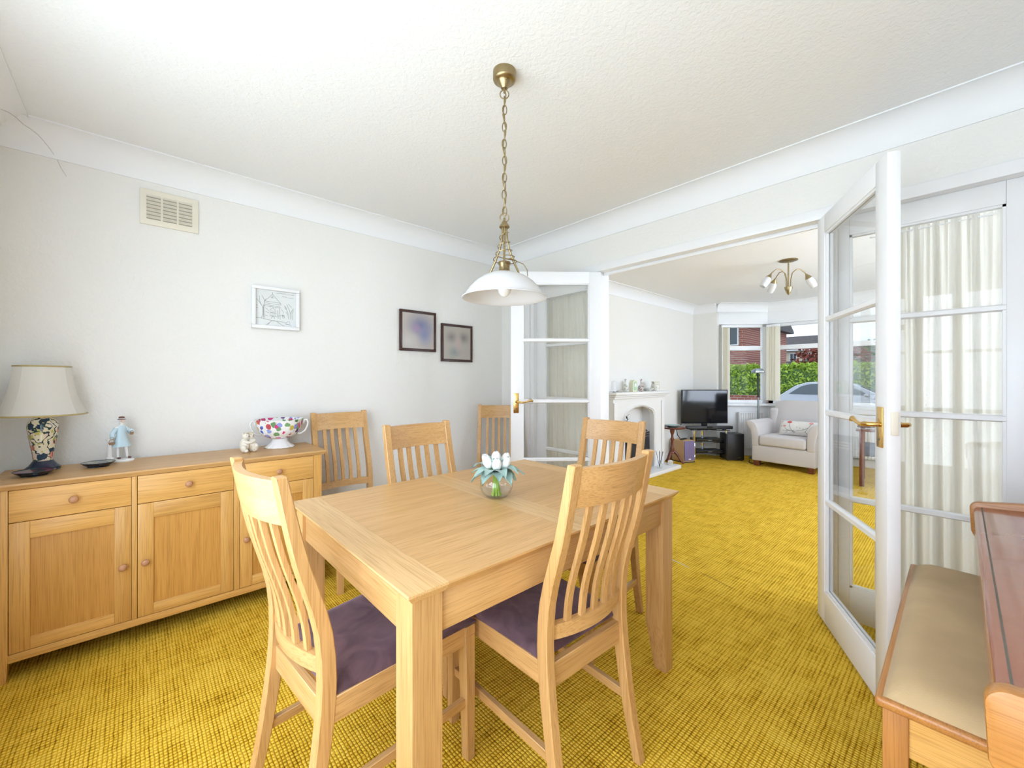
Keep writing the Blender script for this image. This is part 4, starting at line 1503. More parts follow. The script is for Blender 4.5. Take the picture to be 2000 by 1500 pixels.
for tier, (cnt, r0, r1, za, zb, w0, w1, dr) in enumerate(((9, .078, .104, .058, .088, .026, .034, .010), (10, .095, .122, .100, .125, .024, .030, .02), (7, .052, .066, .150, .170, .022, .028, -.004))):
    for k in range(cnt):
        a = 2 * PI * (k + .4 * tier) / cnt + rn.uniform(-.15, .15)
        rr = rn.uniform(r0, r1)
        part('leaf', leaf((math.cos(a) * .016, math.sin(a) * .016, .098 + .004 * tier), (math.cos(a) * rr, math.sin(a) * rr, rn.uniform(za, zb)), rn.uniform(w0, w1), dr, rn.uniform(.008, .02)), 'sage_leaf', t, smooth=60)
for k in range(7):
    a = 2 * PI * k / 6 + .4
    rr = .042 if k < 6 else 0
    zc = .138 if k < 6 else .158
    zc += rn.uniform(-.006, .010)
    cx, cy_ = math.cos(a) * rr, math.sin(a) * rr
    tilt = .35 if k < 6 else 0
    bl = MB()
    for q in range(5):
        b0 = 2 * PI * q / 5 + k

        def pet(u, v, b0=b0):
            s = 2 * v - 1
            ang = b0 + s * 1.05 * (1 - .6 * u ** 3)
            r = .0185 * (math.sin(PI * (.12 + .80 * u)) ** .6) * (1 + .10 * q / 5)
            z = -.022 + .050 * u
            x, y = r * math.cos(ang), r * math.sin(ang)
            return (cx + x + z * tilt * math.cos(a), cy_ + y + z * tilt * math.sin(a), zc + z)
        bl.grid(6, 4, pet, (0, 0, -.0006))
    part('tulip', bl, 'tulip_white', t, smooth=60)

# ================================================================== PENDANT LAMP
PX, PY = -1.217, 1.072
t = thing('pendant_lamp', 'antique brass chain pendant with opal glass dome shade over the table', 'lamp', (PX, PY, 1.53))
ZO = 1.53


def lat(name, prof, mat, seg=28, sm_=45, parent=None):
    return part(name, MB().lathe([(r, z - ZO) for r, z in prof], seg), mat, parent or t, smooth=sm_)


rose = lat('ceiling_rose', [(.012, 2.372), (.016, 2.378), (.026, 2.392), (.030, 2.398), (.034, 2.400), (.043, 2.404), (.0455, 2.410), (.0455, 2.440)], 'antique_brass')
part('screw', MB().ball((.024, -.012, 2.394 - ZO), .004), 'antique_brass', rose, smooth=60)
part('hook', MB().tube([(0, 0, 2.372 - ZO), (0, 0, 2.355 - ZO)], .004, 8), 'antique_brass', rose)


def ring_pts(c, rx, rz, ang, n=20):
    out = []
    for k in range(n):
        a = 2 * PI * k / n
        u = rx * math.cos(a)
        out.append((c[0] + u * math.cos(ang), c[1] + u * math.sin(ang), c[2] + rz * math.sin(a)))
    return out


part('chain_ring', MB().tube(ring_pts((0, 0, 2.350 - ZO), .0175, .0175, YAW), .0022, 7, closed=True), 'antique_brass', t, smooth=60)
zc = 2.322
k = 0
while zc > 1.885:
    part('chain_link', MB().tube(ring_pts((.0015 * math.sin(k * 2.1), 0, zc - ZO), .0085, .0195, YAW + (0 if k % 2 else R(82)) + .25 * math.sin(k * 1.7), 16), .0020, 6, closed=True), 'antique_brass', t, smooth=60)
    zc -= .0335
    k += 1
part('chain_ring', MB().tube(ring_pts((0, 0, 1.862 - ZO), .0175, .0175, YAW), .0022, 7, closed=True), 'antique_brass', t, smooth=60)
cord = [(.006 * math.sin(i * 1.25) * math.cos(YAW), .006 * math.sin(i * 1.25) * math.sin(YAW), 2.375 - ZO - i * .0265) for i in range(20)]
part('flex', MB().tube(cord, .0026, 7), 'antique_brass', t, smooth=60)
lat('cap', [(.019, 1.822), (.021, 1.824), (.019, 1.830), (.013, 1.838), (.008, 1.846), (.005, 1.850), (.004, 1.862)], 'antique_brass')
for kk in range(3):
    a = YAW - PI / 2 + 2 * PI * kk / 3
    pts = [(r * math.cos(a), r * math.sin(a), z - ZO) for r, z in ((.008, 1.826), (.012, 1.78), (.022, 1.74), (.042, 1.695), (.062, 1.660), (.072, 1.640))]
    part('arm', MB().tube(pts, .0042, 8), 'antique_brass', t, smooth=60)
sp = []
for i in range(90):
    u = i / 89
    z = 1.802 - .118 * u - .015 * math.sin(u * PI)
    r = .017 + .034 * u ** 1.2
    a = -u * 2 * PI * 4.2 + .6
    sp.append((r * math.cos(a), r * math.sin(a), z - ZO))
last = Vector(sp[-1])
da = Vector((math.cos(YAW), math.sin(YAW), 0))
tail = [tuple(last.lerp(Vector((da.x * .06, da.y * .06, 1.690 - ZO)), .6)), (da.x * .076, da.y * .076, 1.678 - ZO), (da.x * .090, da.y * .090, 1.655 - ZO), (da.x * .092, da.y * .092, 1.630 - ZO)]
part('wire_coil', MB().tube(sp + tail, .0017, 6), 'antique_brass', t, smooth=60)
lat('lamp_holder', [(.014, 1.690), (.024, 1.686), (.026, 1.680), (.021, 1.672), (.021, 1.655), (.030, 1.644), (.037, 1.640), (.038, 1.632)][::-1], 'antique_brass')
shp = [(.036, 1.644), (.060, 1.638), (.088, 1.625), (.115, 1.606), (.137, 1.583), (.152, 1.562), (.161, 1.549), (.169, 1.545)]
sh = [(r, z) for r, z in reversed(shp)] + [(r - .003, z - .004) for r, z in shp[:-1]] + [(.1675, 1.5425)]
part('glass_shade', MB().lathe([(r, z - ZO) for r, z in sh], 56, ring=True), 'opal_glass', t, smooth=60)
part('bulb', MB().ball((0, 0, 1.583 - ZO), .0275, .0275, .034), 'bulb_white', t, smooth=60)

# ================================================================== PIANO (keyboard side) AND DUET STOOL
t = thing('piano', 'reddish polished upright piano with closed keyboard lid at the right edge', 'piano', (.40, 1.62, 0))
PY0, PY1 = .925, 2.315
part('case', B(.34, .735, PY0, PY1, .03, 1.20), 'teak_Z', t, True, bevel=.006)
part('top_lid', B(.32, .74, PY0 - .01, PY1 + .01, 1.20, 1.225), 'teak_Y', t, True, bevel=.006)
part('key_bed', B(.075, .34, PY0 + .03, PY1 - .03, .60, .655), 'teak_Y', t, True, bevel=.004)
ln = [(.036, .655), (.036, .735)] + [(.046 + .012 * math.cos(a), .738 + .014 * math.sin(a)) for a in [PI - PI / 2 * k / 6 for k in range(7)]] + [(.34, .775), (.34, .655)]
part('keyboard_lid', MB().prism(ln, 'Y', PY0 + .034, PY1 - .034), 'red_gloss_wood', t, True, smooth=30)
part('lid_seam', B(.052, .0555, PY0 + .036, PY1 - .036, .7518, .7535), 'slot_dark', t, True)
for (a, b) in ((PY0, PY0 + .032), (PY1 - .032, PY1)):
    poly = [(.34, .60), (.085, .60), (.045, .62), (.028, .66)] + [(.052 + .028 * math.cos(x), .742 + .028 * math.sin(x)) for x in [PI - PI * .55 * k / 7 for k in range(8)]] + [(.16, .785), (.34, .80)]
    part('cheek', MB().prism(poly, 'Y', a, b), 'teak_X', t, True, bevel=.004, smooth=30)
for (a, b) in ((PY0 + .01, PY0 + .07), (PY1 - .07, PY1 - .01)):
    part('leg', B(.10, .16, a, b, 0, .60), 'teak_Z', t, True, bevel=.004)
part('plinth', B(.30, .735, PY0, PY1, 0, .03), 'teak_Y', t, True, bevel=.003)

t = thing('piano_stool', 'long wooden piano stool with a beige velour top', 'stool', (.03, 1.74, 0))
SX0, SX1, SY0, SY1 = -.132, .205, 1.240, 2.245
rim = []
part('frame_moulding', MB().box(SX0, SX1, SY0, SY1, .478, .500), 'teak_Y', t, True, bevel=.008, bseg=3)
cx_, cy2 = (SX0 + SX1) / 2, (SY0 + SY1) / 2


def pad(u, v):
    x = SX0 + .012 + (SX1 - SX0 - .024) * u
    y = SY0 + .012 + (SY1 - SY0 - .024) * v
    e = min(1, min(u, 1 - u) / .14) ** .5 * min(1, min(v, 1 - v) / .06) ** .5
    return (x, y, .499 + .034 * e + .003 * math.sin(v * 14) * math.sin(u * 5))


part('cushion', MB().grid(20, 40, pad, (0, 0, -.003)), 'cushion_velour', t, True, smooth=70)
for x in (SX0 + .012, SX1 - .056):
    for y in (SY0 + .012, SY1 - .056):
        part('leg', MB().box(x, x + .044, y, y + .044, 0, .478), 'teak_Z', t, True, bevel=.003)
part('apron', B(SX0 + .056, SX1 - .056, SY0 + .018, SY0 + .032, .385, .478), 'oak_honey_X', t, True)
part('apron', B(SX0 + .056, SX1 - .056, SY1 - .032, SY1 - .018, .385, .478), 'oak_honey_X', t, True)
part('apron', B(SX0 + .018, SX0 + .032, SY0 + .056, SY1 - .056, .385, .478), 'oak_honey_Y', t, True)
part('apron', B(SX1 - .032, SX1 - .018, SY0 + .056, SY1 - .056, .385, .478), 'oak_honey_Y', t, True)

# ================================================================== LOUNGE: FIREPLACE
FX, FY0, FY1, FZ = -2.80, 4.20, 5.43, 1.00
t = thing('fireplace', 'white stone fireplace surround with arched opening and mantel shelf', 'fireplace', (XL, 4.865, 0))
OY0, OY1 = 4.46, 5.17
cxm = (OY0 + OY1) / 2
rr = .11
archp = [(OY0, .05)] + [(OY0, .72)] + [(OY0 + rr - rr * math.cos(a), .72 + rr * math.sin(a)) for a in [R(75) * k / 6 for k in range(1, 7)]]
l_end = archp[-1]
mid = []
for k in range(1, 10):
    u = k / 10
    y = l_end[0] + (OY1 - OY0 - 2 * (l_end[0] - OY0)) * u
    mid.append((y, l_end[1] + .055 * math.sin(PI * u)))
right = [(2 * cxm - y, z) for y, z in reversed(archp)]
inner = archp + mid + right
outer = [(FY1, .05), (FY1, FZ), (FY0, FZ), (FY0, .05)]
part('surround', MB().prism(inner + outer, 'X', XL + .16, FX), 'stone_white', t, True)
m = MB().box(XL, XL + .16, FY0, OY0 - .03, .05, FZ).box(XL, XL + .16, OY1 + .03, FY1, .05, FZ).box(XL, XL + .16, OY0 - .03, OY1 + .03, .86, FZ)
part('breast_block', m, 'stone_white', t, True)
bead = []
for y, z in inner:
    bead.append((FX + .002, y + (.02 if y > cxm else -.02) * (1 if z < .84 else .3), z + (.015 if z > .75 else 0)))
part('arch_moulding', MB().tube(bead, .009, 8), 'stone_white', t, True, smooth=60)
for a, b in ((FY0, FY0 + .07), (FY1 - .07, FY1)):
    part('pilaster', B(FX, FX + .018, a, b, .05, .94), 'stone_white', t, True, bevel=.006)
part('mantel_moulding', B(XL, FX + .030, FY0 - .012, FY1 + .012, .985, 1.012), 'stone_white', t, True, bevel=.010)
part('mantel_moulding', B(XL, FX + .050, FY0 - .026, FY1 + .026, 1.012, 1.035), 'stone_white', t, True, bevel=.008)
part('mantel_shelf', B(XL, FX + .075, FY0 - .045, FY1 + .045, 1.035, 1.068), 'stone_white', t, True, bevel=.008)
part('hearth', B(XL, -2.59, 4.10, 5.53, 0, .05), 'stone_white', t, True, bevel=.008)
part('fire_back', B(XL + .005, XL + .03, OY0 - .03, OY1 + .03, .05, .86), 'stone_white', t, True)
t = thing('gas_fire', 'black gas fire with chrome bars standing in the arched fireplace', 'gas fire', (-2.86, cxm, .05))
part('fire_box', B(-2.95, -2.80, cxm - .24, cxm + .24, .05, .53), 'black_satin', t, True, bevel=.006)
for z in (.47, .50, .53):
    part('chrome_bar', B(-2.80, -2.788, cxm - .22, cxm + .22, z, z + .012), 'chrome', t, True, bevel=.003)
part('canopy', MB().hexa([(-2.95, cxm - .2, .53), (-2.80, cxm - .22, .53), (-2.80, cxm + .22, .53), (-2.95, cxm + .2, .53), (-2.95, cxm - .18, .60), (-2.86, cxm - .18, .60), (-2.86, cxm + .18, .60), (-2.95, cxm + .18, .60)]), 'black_gloss', t, True, bevel=.005)
rn = random.Random(9)
for k in range(9):
    part('coal', MB().ball((-2.81 + rn.uniform(-.01, .01), cxm - .17 + k * .042, .16 + rn.uniform(0, .05)), .032, .030, .026, 8, 5), 'slot_dark', t, True)
t = thing('leaf_ornament', 'dark metal sprig ornament standing on the hearth', 'ornament', (-2.745, 4.41, .05))
part('sprig_stem', MB().tube([(0, 0, 0), (.005, 0, .3), (0, .01, .70)], .004, 6), 'black_satin', t)
part('sprig_base', MB().lathe([(.04, 0), (.04, .008), (.006, .014)], 16), 'black_satin', t)
for k in range(7):
    a = k * 2.2
    part('leaf', leaf((0, .005, .62 + k * .018), (math.cos(a) * .035, math.sin(a) * .035, .64 + k * .018), .012, 0, .004), 'black_satin', t)

# mantel ornaments
ZM = 1.068
MX = -2.86
t = thing('easel_frame', 'small white picture on a black easel at the near end of the mantel', 'picture frame', (MX, 4.30, ZM), R(-50))
part('frame_panel', MB().hexa([(.022, -.032, .012), (.027, -.032, .012), (.027, .032, .012), (.022, .032, .012), (-.012, -.026, .13), (-.007, -.026, .13), (-.007, .026, .13), (-.012, .026, .13)]), 'paper_white', t, bevel=.002)
part('easel', MB().tube([(.030, -.02, .003), (.030, .02, .003), (-.035, 0, .003), (-.004, 0, .075), (.022, 0, .012), (.034, 0, .010)], .003, 6), 'black_satin', t)
t = thing('mantel_dish', 'small pale dish on the mantel beside the easel picture', 'dish', (MX, 4.42, ZM))
part('bowl', MB().lathe([(.03, 0), (.036, .004), (.052, .016), (.050, .018), (.034, .007), (.004, .005)], 24), 'sprig_china', t, smooth=50)


def bottle(y, mat, lab):
    t = thing('bottle_vase', lab, 'vase', (MX, y, ZM), group='long-necked vases on the mantel')
    part('body', MB().lathe([(.022, 0), (.024, .006), (.020, .012), (.038, .030), (.042, .050), (.036, .070), (.018, .085), (.011, .100), (.010, .150)], 24), mat, t, smooth=60)
    part('lip', MB().lathe([(.010, .150), (.015, .158), (.016, .164), (.012, .164)], 20), mat, t, smooth=50)


bottle(4.56, 'sprig_china', 'long-necked pale vase on the mantel left of the clock')
bottle(4.94, 'imari_china', 'long-necked vase with rust and blue pattern right of the mantel clock')
t = thing('mantel_clock', 'small arched cream and green clock in the middle of the mantel', 'clock', (MX, 4.745, ZM))
ap = [(-.055, 0), (.055, 0), (.055, .095)] + [(.055 * math.cos(a), .095 + .055 * math.sin(a)) for a in [PI * k / 12 for k in range(1, 12)]] + [(-.055, .095)]
plain('clock_cream', (0.78, 0.77, 0.55), 0.3)
plain('clock_green', (0.42, 0.60, 0.38), 0.3)
part('case', MB().prism(ap, 'X', -.03, .03), 'clock_cream', t, bevel=.004, smooth=40)
ap2 = [(y * .66, .014 + z * .80) for y, z in ap]
part('face', MB().prism(ap2, 'X', .03, .033), 'clock_green', t)
part('dial', MB().prism([(.024 * math.cos(2 * PI * k / 20), .085 + .024 * math.sin(2 * PI * k / 20)) for k in range(20)], 'X', .033, .035), 'paper_white', t)
t = thing('shallow_bowl', 'shallow pale bowl on the mantel next to the jug', 'bowl', (MX, 5.12, ZM))
part('bowl', MB().lathe([(.045, 0), (.05, .005), (.085, .035), (.090, .045), (.086, .044), (.05, .012), (.004, .009)], 28), 'sprig_china', t, smooth=50)
t = thing('china_jug', 'squat sprig-painted china jug at the far end of the mantel', 'jug', (MX + .02, 5.28, ZM))
part('body', MB().lathe([(.052, 0), (.056, .006), (.058, .06), (.052, .095), (.048, .11), (.056, .128), (.052, .127), (.044, .11), (.004, .10)], 28), 'sprig_china', t, smooth=50)
part('handle', MB().tube([(0, .05, .105), (.0, .08, .118), (0, .102, .095), (0, .095, .06), (0, .058, .04)], .006, 8), 'sprig_china', t, smooth=60)
part('spout', MB().hexa([(-.02, -.05, .10), (.02, -.05, .10), (.02, -.04, .10), (-.02, -.04, .10), (-.012, -.068, .13), (.012, -.068, .13), (.02, -.045, .128), (-.02, -.045, .128)]), 'sprig_china', t, smooth=60)

# hearth ornaments
t = thing('reed_diffuser', 'clear bottle diffuser with dark reeds on the white hearth', 'diffuser', (-2.70, 5.13, .05))
part('bottle', MB().lathe([(.034, 0), (.036, .006), (.036, .055), (.022, .075), (.012, .082), (.012, .10), (.010, .10), (.010, .08), (.004, .01)], 20), 'bowl_glass', t, smooth=50)
for k in range(6):
    a = k * 1.05
    part('reed', MB().tube([(0, 0, .012), (math.cos(a) * .05, math.sin(a) * .05, .22)], .0028, 5), 'black_satin', t)
t = thing('candle_cube', 'small cream patterned tealight cube on the hearth corner', 'candle holder', (-2.69, 5.42, .05), R(20))
part('cube', B(-.032, .032, -.032, .032, 0, .06), 'sprig_china', t, bevel=.006)
part('tealight', MB().lathe([(.018, .06), (.018, .064)], 14), 'paper_white', t)

# pedestal table
t = thing('pedestal_table', 'small round mahogany tripod table with a piecrust top by the hearth', 'side table', (-2.82, 5.73, 0))
ZTT = .535
part('tabletop', MB().lathe([(.165, ZTT - .018), (.172, ZTT - .012), (.175, ZTT), (.168, ZTT + .004), (.160, ZTT - .004), (.004, ZTT - .004)], 36, wave=lambda a, r, z: .006 * math.sin(a * 8) if r > .1 else 0), 'mahogany_X', t, smooth=50)
part('column', MB().lathe([(.032, .15), (.034, .17), (.020, .19), (.030, .22), (.018, .25), (.017, .33), (.028, .36), (.018, .39), (.016, .42), (.030, .46), (.034, .49), (.030, .517)], 18), 'mahogany_Z', t, smooth=50)
for k in range(3):
    a = 2 * PI * k / 3 + .5
    pts = [(math.cos(a) * r, math.sin(a) * r, z) for r, z in ((.015, .19), (.05, .165), (.085, .105), (.12, .045), (.155, .018))]
    part('leg', MB().tube(pts, [.022, .020, .016, .014, .016], 8), 'mahogany_X', t, smooth=60)
t = thing('glass_dish', 'pale aqua glass dish on the round mahogany table', 'dish', (-2.82, 5.73, ZTT - .004))
part('dish', MB().lathe([(.05, 0), (.06, .004), (.10, .028), (.12, .036), (.116, .036), (.06, .010), (.004, .008)], 28), 'aqua_glass', t, smooth=50)

# ---- television corner
va = math.atan2(.42, .33)          # along the screen, left to right as seen
TVC = (-2.678, 6.545)
tvr = YAW + R(2)


def rot(o):
    o.rotation_euler = (0, 0, tvr)


t = thing('tv_stand', 'three-tier black glass television stand with chrome tube legs', 'TV stand', (TVC[0], TVC[1], 0), tvr)
for z, w, d in ((.085, .27, .14), (.26, .27, .14), (.445, .30, .155)):
    p6 = [(-w, -d), (w, -d), (w * .75, d), (-w * .75, d)]
    part('glass_shelf', MB().prism(p6, 'Z', z, z + .010), 'shelf_glass', t, bevel=.002)
for x, y in ((-.25, -.14), (.25, -.14)):
    part('chrome_leg', MB().lathe([(.020, 0), (.020, .08), (.017, .085), (.020, .09), (.020, .255), (.017, .26), (.020, .265), (.020, .445)], 16, (x, y, 0)), 'chrome', t, smooth=40)
part('chrome_leg', MB().lathe([(.024, 0), (.024, .445)], 16, (0, .12, 0)), 'chrome', t, smooth=40)
t = thing('television', 'black flat-screen television on the corner glass stand', 'television', (TVC[0] - .012 * math.cos(YAW), TVC[1] - .012 * math.sin(YAW), .455), tvr)
part('screen_casing', B(-.364, .364, .0, .045, .085, .612), 'black_gloss', t, bevel=.006)
part('screen', B(-.350, .350, -.0015, 0, .108, .598), 'screen_black', t)
part('stand_neck', B(-.04, .04, .005, .04, .01, .09), 'black_gloss', t)
part('stand_base', MB().lathe([(.16, 0), (.16, .010), (.15, .012)], 32, (0, .02, 0), sx=1.2, sy=.55), 'black_gloss', t, smooth=40)
t = thing('sound_bar', 'long black sound bar in front of the television', 'speaker', (TVC[0], TVC[1], .455), tvr)
part('bar', B(-.365, .345, -.155, -.085, .012, .060), 'black_satin', t, bevel=.008)
part('display', B(-.06, .03, -.1565, -.155, .020, .052), 'black_gloss', t)
for x in (-.25, .21):
    part('foot', B(x, x + .04, -.14, -.10, 0, .012), 'black_satin', t)
for z, lab, nm in ((.096, 'black disc player on the bottom shelf of the television stand', 'disc_player'), (.271, 'black set-top box on the middle shelf of the television stand', 'set_top_box')):
    t = thing(nm, lab, 'media player', (TVC[0], TVC[1], z), tvr)
    part('box', B(-.205, .205, -.130, .10, 0, .045), 'black_satin', t, bevel=.003)
    part('front_panel', B(-.20, .20, -.1315, -.130, .012, .038), 'black_gloss', t)
    part('badge', B(-.03, .03, -.1325, -.1315, .020, .028), 'grey_metal', t)
t = thing('bookshelf_speaker', 'beech-sided speaker with purple grille on the carpet by the mahogany table', 'speaker', (-2.80, 6.045, 0), tvr + R(18))
part('cabinet', B(-.10, .10, -.11, .13, .012, .325), 'beech', t, bevel=.004)
part('grille', B(-.095, .095, -.128, -.11, .03, .32), 'speaker_purple', t, bevel=.006)
part('badge', B(-.02, .02, -.1295, -.128, .045, .060), 'paper_white', t)
part('base', B(-.105, .105, -.12, .135, 0, .012), 'black_satin', t)
t = thing('remote_control', 'black remote control lying on the beech speaker', 'remote', (-2.80, 6.045, .325), tvr + R(40))
part('body', B(-.08, .08, -.022, .022, 0, .018), 'black_satin', t, bevel=.006)
t = thing('black_speaker', 'tall black speaker on the carpet right of the television stand', 'speaker', (-2.363, 6.735, 0), tvr - R(6))
part('cabinet', B(-.13, .13, -.11, .12, .012, .405), 'black_satin', t, bevel=.006)
part('grille', B(-.12, .12, -.122, -.11, .03, .395), 'black_satin', t, bevel=.006)
part('badge', B(.02, .07, -.1235, -.122, .045, .055), 'chrome', t)
for x in (-.10, .10):
    part('foot', MB().lathe([(.014, 0), (.014, .012)], 10, (x, -.09, 0)), 'black_satin', t)
t = thing('power_cable', 'thin black cable trailing on the carpet by the black speaker', 'cable', (-2.2, 6.6, 0))
part('lead', MB().tube([(-2.14, 6.80, .006), (-2.10, 6.66, .006), (-2.02, 6.60, .006), (-1.95, 6.66, .006), (-1.93, 6.75, .006)], .006, 6), 'black_satin', t, True, smooth=60)
t = thing('aerial_cable', 'black cable hanging between the television and the beech speaker', 'cable', (-2.85, 6.25, .3))
part('lead', MB().tube([(-2.945, 6.30, .530), (-2.965, 6.22, .50), (-2.96, 6.16, .44), (-2.93, 6.13, .37), (-2.88, 6.10, .332)], .006, 6), 'black_satin', t, True, smooth=60)

# ---- floor lamp
t = thing('floor_lamp', 'slim grey reading floor lamp with a small hooded head by the window', 'floor lamp', (-2.11, 7.10, 0))
part('base', MB().lathe([(.13, 0), (.13, .014), (.10, .022), (.02, .026)], 28), 'grey_metal', t, smooth=40)
part('pole', MB().tube([(0, 0, .02), (0, 0, .95)], .013, 12), 'grey_metal', t, smooth=60)
part('gooseneck', MB().tube([(0, 0, .95), (0, 0, 1.22), (-.005, -.008, 1.30), (.004, -.03, 1.335)], .014, 12), 'black_satin', t, smooth=60)
hp = [(-.075, 0), (.075, 0), (.070, .034), (.052, .060), (.0, .072), (-.052, .060), (-.070, .034)]
hd = MB().prism(hp, 'Y', -.06, .05)
hd.v = [(p[0] * math.cos(YAW) - p[1] * math.sin(YAW), p[0] * math.sin(YAW) + p[1] * math.cos(YAW) - .03, p[2] + 1.325) for p in hd.v]
hood = part('hood', hd, 'grey_metal', t, bevel=.006, smooth=40)
for k in range(4):
    b2 = MB().box(-.058 + k * .031, -.036 + k * .031, -.063, -.060, .010, .032)
    b2.v = [(p[0] * math.cos(YAW) - p[1] * math.sin(YAW), p[0] * math.sin(YAW) + p[1] * math.cos(YAW) - .03, p[2] + 1.325) for p in b2.v]
    part('lamp_slot', b2, 'bulb_white', hood)

# ---- armchair
AC = (-1.59, 6.80)
t = thing('armchair', 'pale grey linen armchair with scrolled arms in front of the bay window', 'armchair', (AC[0], AC[1], 0), R(-6.7))
AW = .385                    # half width of the body
part('base', MB().box(-AW, AW, -.36, .36, .075, .30), 'linen_grey', t, bevel=.02, bseg=3)
part('seat_cushion', MB().box(-.285, .285, -.385, .22, .30, .445), 'linen_grey', t, bevel=.035, bseg=4)
for s in (-1, 1):
    poly = [(s * (x + .040), z) for x, z in ((.25, .28), (.25, .46), (.262, .54), (.290, .600), (.330, .632), (.400, .645), (.430, .625), (.415, .58), (.365, .50), (.349, .40), (.345, .28))]
    part('arm', MB().prism(poly, 'Y', -.365, .34), 'linen_grey', t, bevel=.018, smooth=50, bseg=3)


def backf(u, v):
    x = (2 * u - 1) * .335
    z = .42 + .50 * v - .035 * (2 * u - 1) ** 4 * v
    y = .20 + .11 * v - .045 * math.sin(PI * v) * (1 - (2 * u - 1) ** 4)
    return (x, y, z)


part('back', MB().grid(16, 14, backf, (0, .15, -.02)), 'linen_grey', t, bevel=0, smooth=70)
for s in (-1, 1):
    part('wing', MB().box(s * .28, s * .39, .22, .42, .30, .80), 'linen_grey', t, bevel=.04, bseg=4)
for x in (-.37, .29):
    for y in (-.35, .27):
        part('foot', MB().hexa([(x + .01, y + .01, 0), (x + .07, y + .01, 0), (x + .07, y + .07, 0), (x + .01, y + .07, 0), (x, y, .078), (x + .08, y, .078), (x + .08, y + .08, .078), (x, y + .08, .078)]), 'mahogany_Z', t)
plain('poppy_red', (0.60, 0.10, 0.10), 0.8)
plain('bud_pink', (0.70, 0.32, 0.30), 0.8)
plain('print_stem', (0.10, 0.11, 0.09), 0.8)
t = thing('scatter_cushion', 'oblong pale cushion printed with poppies on the grey armchair', 'cushion', (-1.50, 6.74, .445), R(-4))
Wc, Hc = .235, .105


def cush(u, v):
    e = max(0.0, (1 - abs(2 * u - 1) ** 3) * (1 - abs(2 * v - 1) ** 3)) ** .5
    return ((2 * u - 1) * Wc, -.055 * e, (2 * v - 1) * Hc)


def cush2(u, v):
    p = cush(1 - u, v)
    return (p[0], -p[1], p[2])


lean = Matrix.Rotation(R(-26), 4, 'X') @ Matrix.Rotation(R(0), 4, 'Y')
m = MB().grid(18, 10, cush).grid(18, 10, cush2)
m.v = [tuple((lean @ Vector(p)) + Vector((0, .02, Hc * .98))) for p in m.v]
pc = part('cover', m, 'cushion_print', t, smooth=70)


def on_c(u, v, d=.002):
    p = Vector(cush(u, v)) - Vector((0, d, 0))
    return tuple((lean @ p) + Vector((0, .02, Hc * .98)))


for (u, v, r, mt) in ((.26, .80, .030, 'poppy_red'), (.14, .52, .022, 'bud_pink'), (.80, .80, .026, 'bud_pink'), (.06, .84, .012, 'bud_pink')):
    ring = [on_c(u + r / Wc * .5 * math.cos(a), v + r / Hc * .42 * math.sin(a) * (1 if math.sin(a) > 0 else .5)) for a in [2 * PI * k / 12 for k in range(12)]]
    c = on_c(u, v, .003)
    mm = MB().add([c] + ring, [(0, k + 1, (k + 1) % 12 + 1) for k in range(12)])
    part('printed_flower', mm, mt, t)
for pts in ([(.26, .76), (.28, .5), (.34, .25), (.42, .12)], [(.14, .46), (.20, .3), (.30, .22)], [(.80, .74), (.74, .45), (.6, .30), (.46, .25)], [(.40, .10), (.44, .20), (.40, .26), (.36, .18), (.40, .10)], [(.74, .45), (.68, .2), (.75, .06)], [(.1, .22), (.25, .22), (.40, .2)]):
    part('printed_stem', MB().tube([on_c(u, v, .001) for u, v in pts], .0022, 5), 'print_stem', t)

# ---- wooden armchair glimpsed through the right-hand door
t = thing('wooden_armchair', 'wooden open armchair with a navy seat seen through the right-hand door glass', 'armchair', (-.56, 6.40, 0), R(-84))
for x in (-.25, .25):
    part('front_leg', B(x - .022, x + .022, -.25, -.205, 0, .63), 'mahogany_Z', t, bevel=.004)
    part('rear_leg', MB().hexa([(x - .02, .24, 0), (x + .02, .24, 0), (x + .02, .28, 0), (x - .02, .28, 0), (x - .02, .27, .92), (x + .02, .27, .92), (x + .02, .31, .92), (x - .02, .31, .92)]), 'mahogany_Z', t)
    part('arm_rest', B(x - .035, x + .035, -.28, .28, .63, .66), 'mahogany_Y', t, bevel=.010)
part('seat_cushion', B(-.225, .225, -.24, .24, .34, .46), 'navy_cloth', t, bevel=.03, bseg=3)
part('seat_rail', B(-.23, .23, -.245, -.215, .27, .34), 'mahogany_X', t)
part('back_cushion', MB().hexa([(-.225, .14, .45), (.225, .14, .45), (.225, .24, .45), (-.225, .24, .45), (-.225, .18, .95), (.225, .18, .95), (.225, .28, .95), (-.225, .28, .95)]), 'navy_cloth', t, bevel=.03, bseg=3)

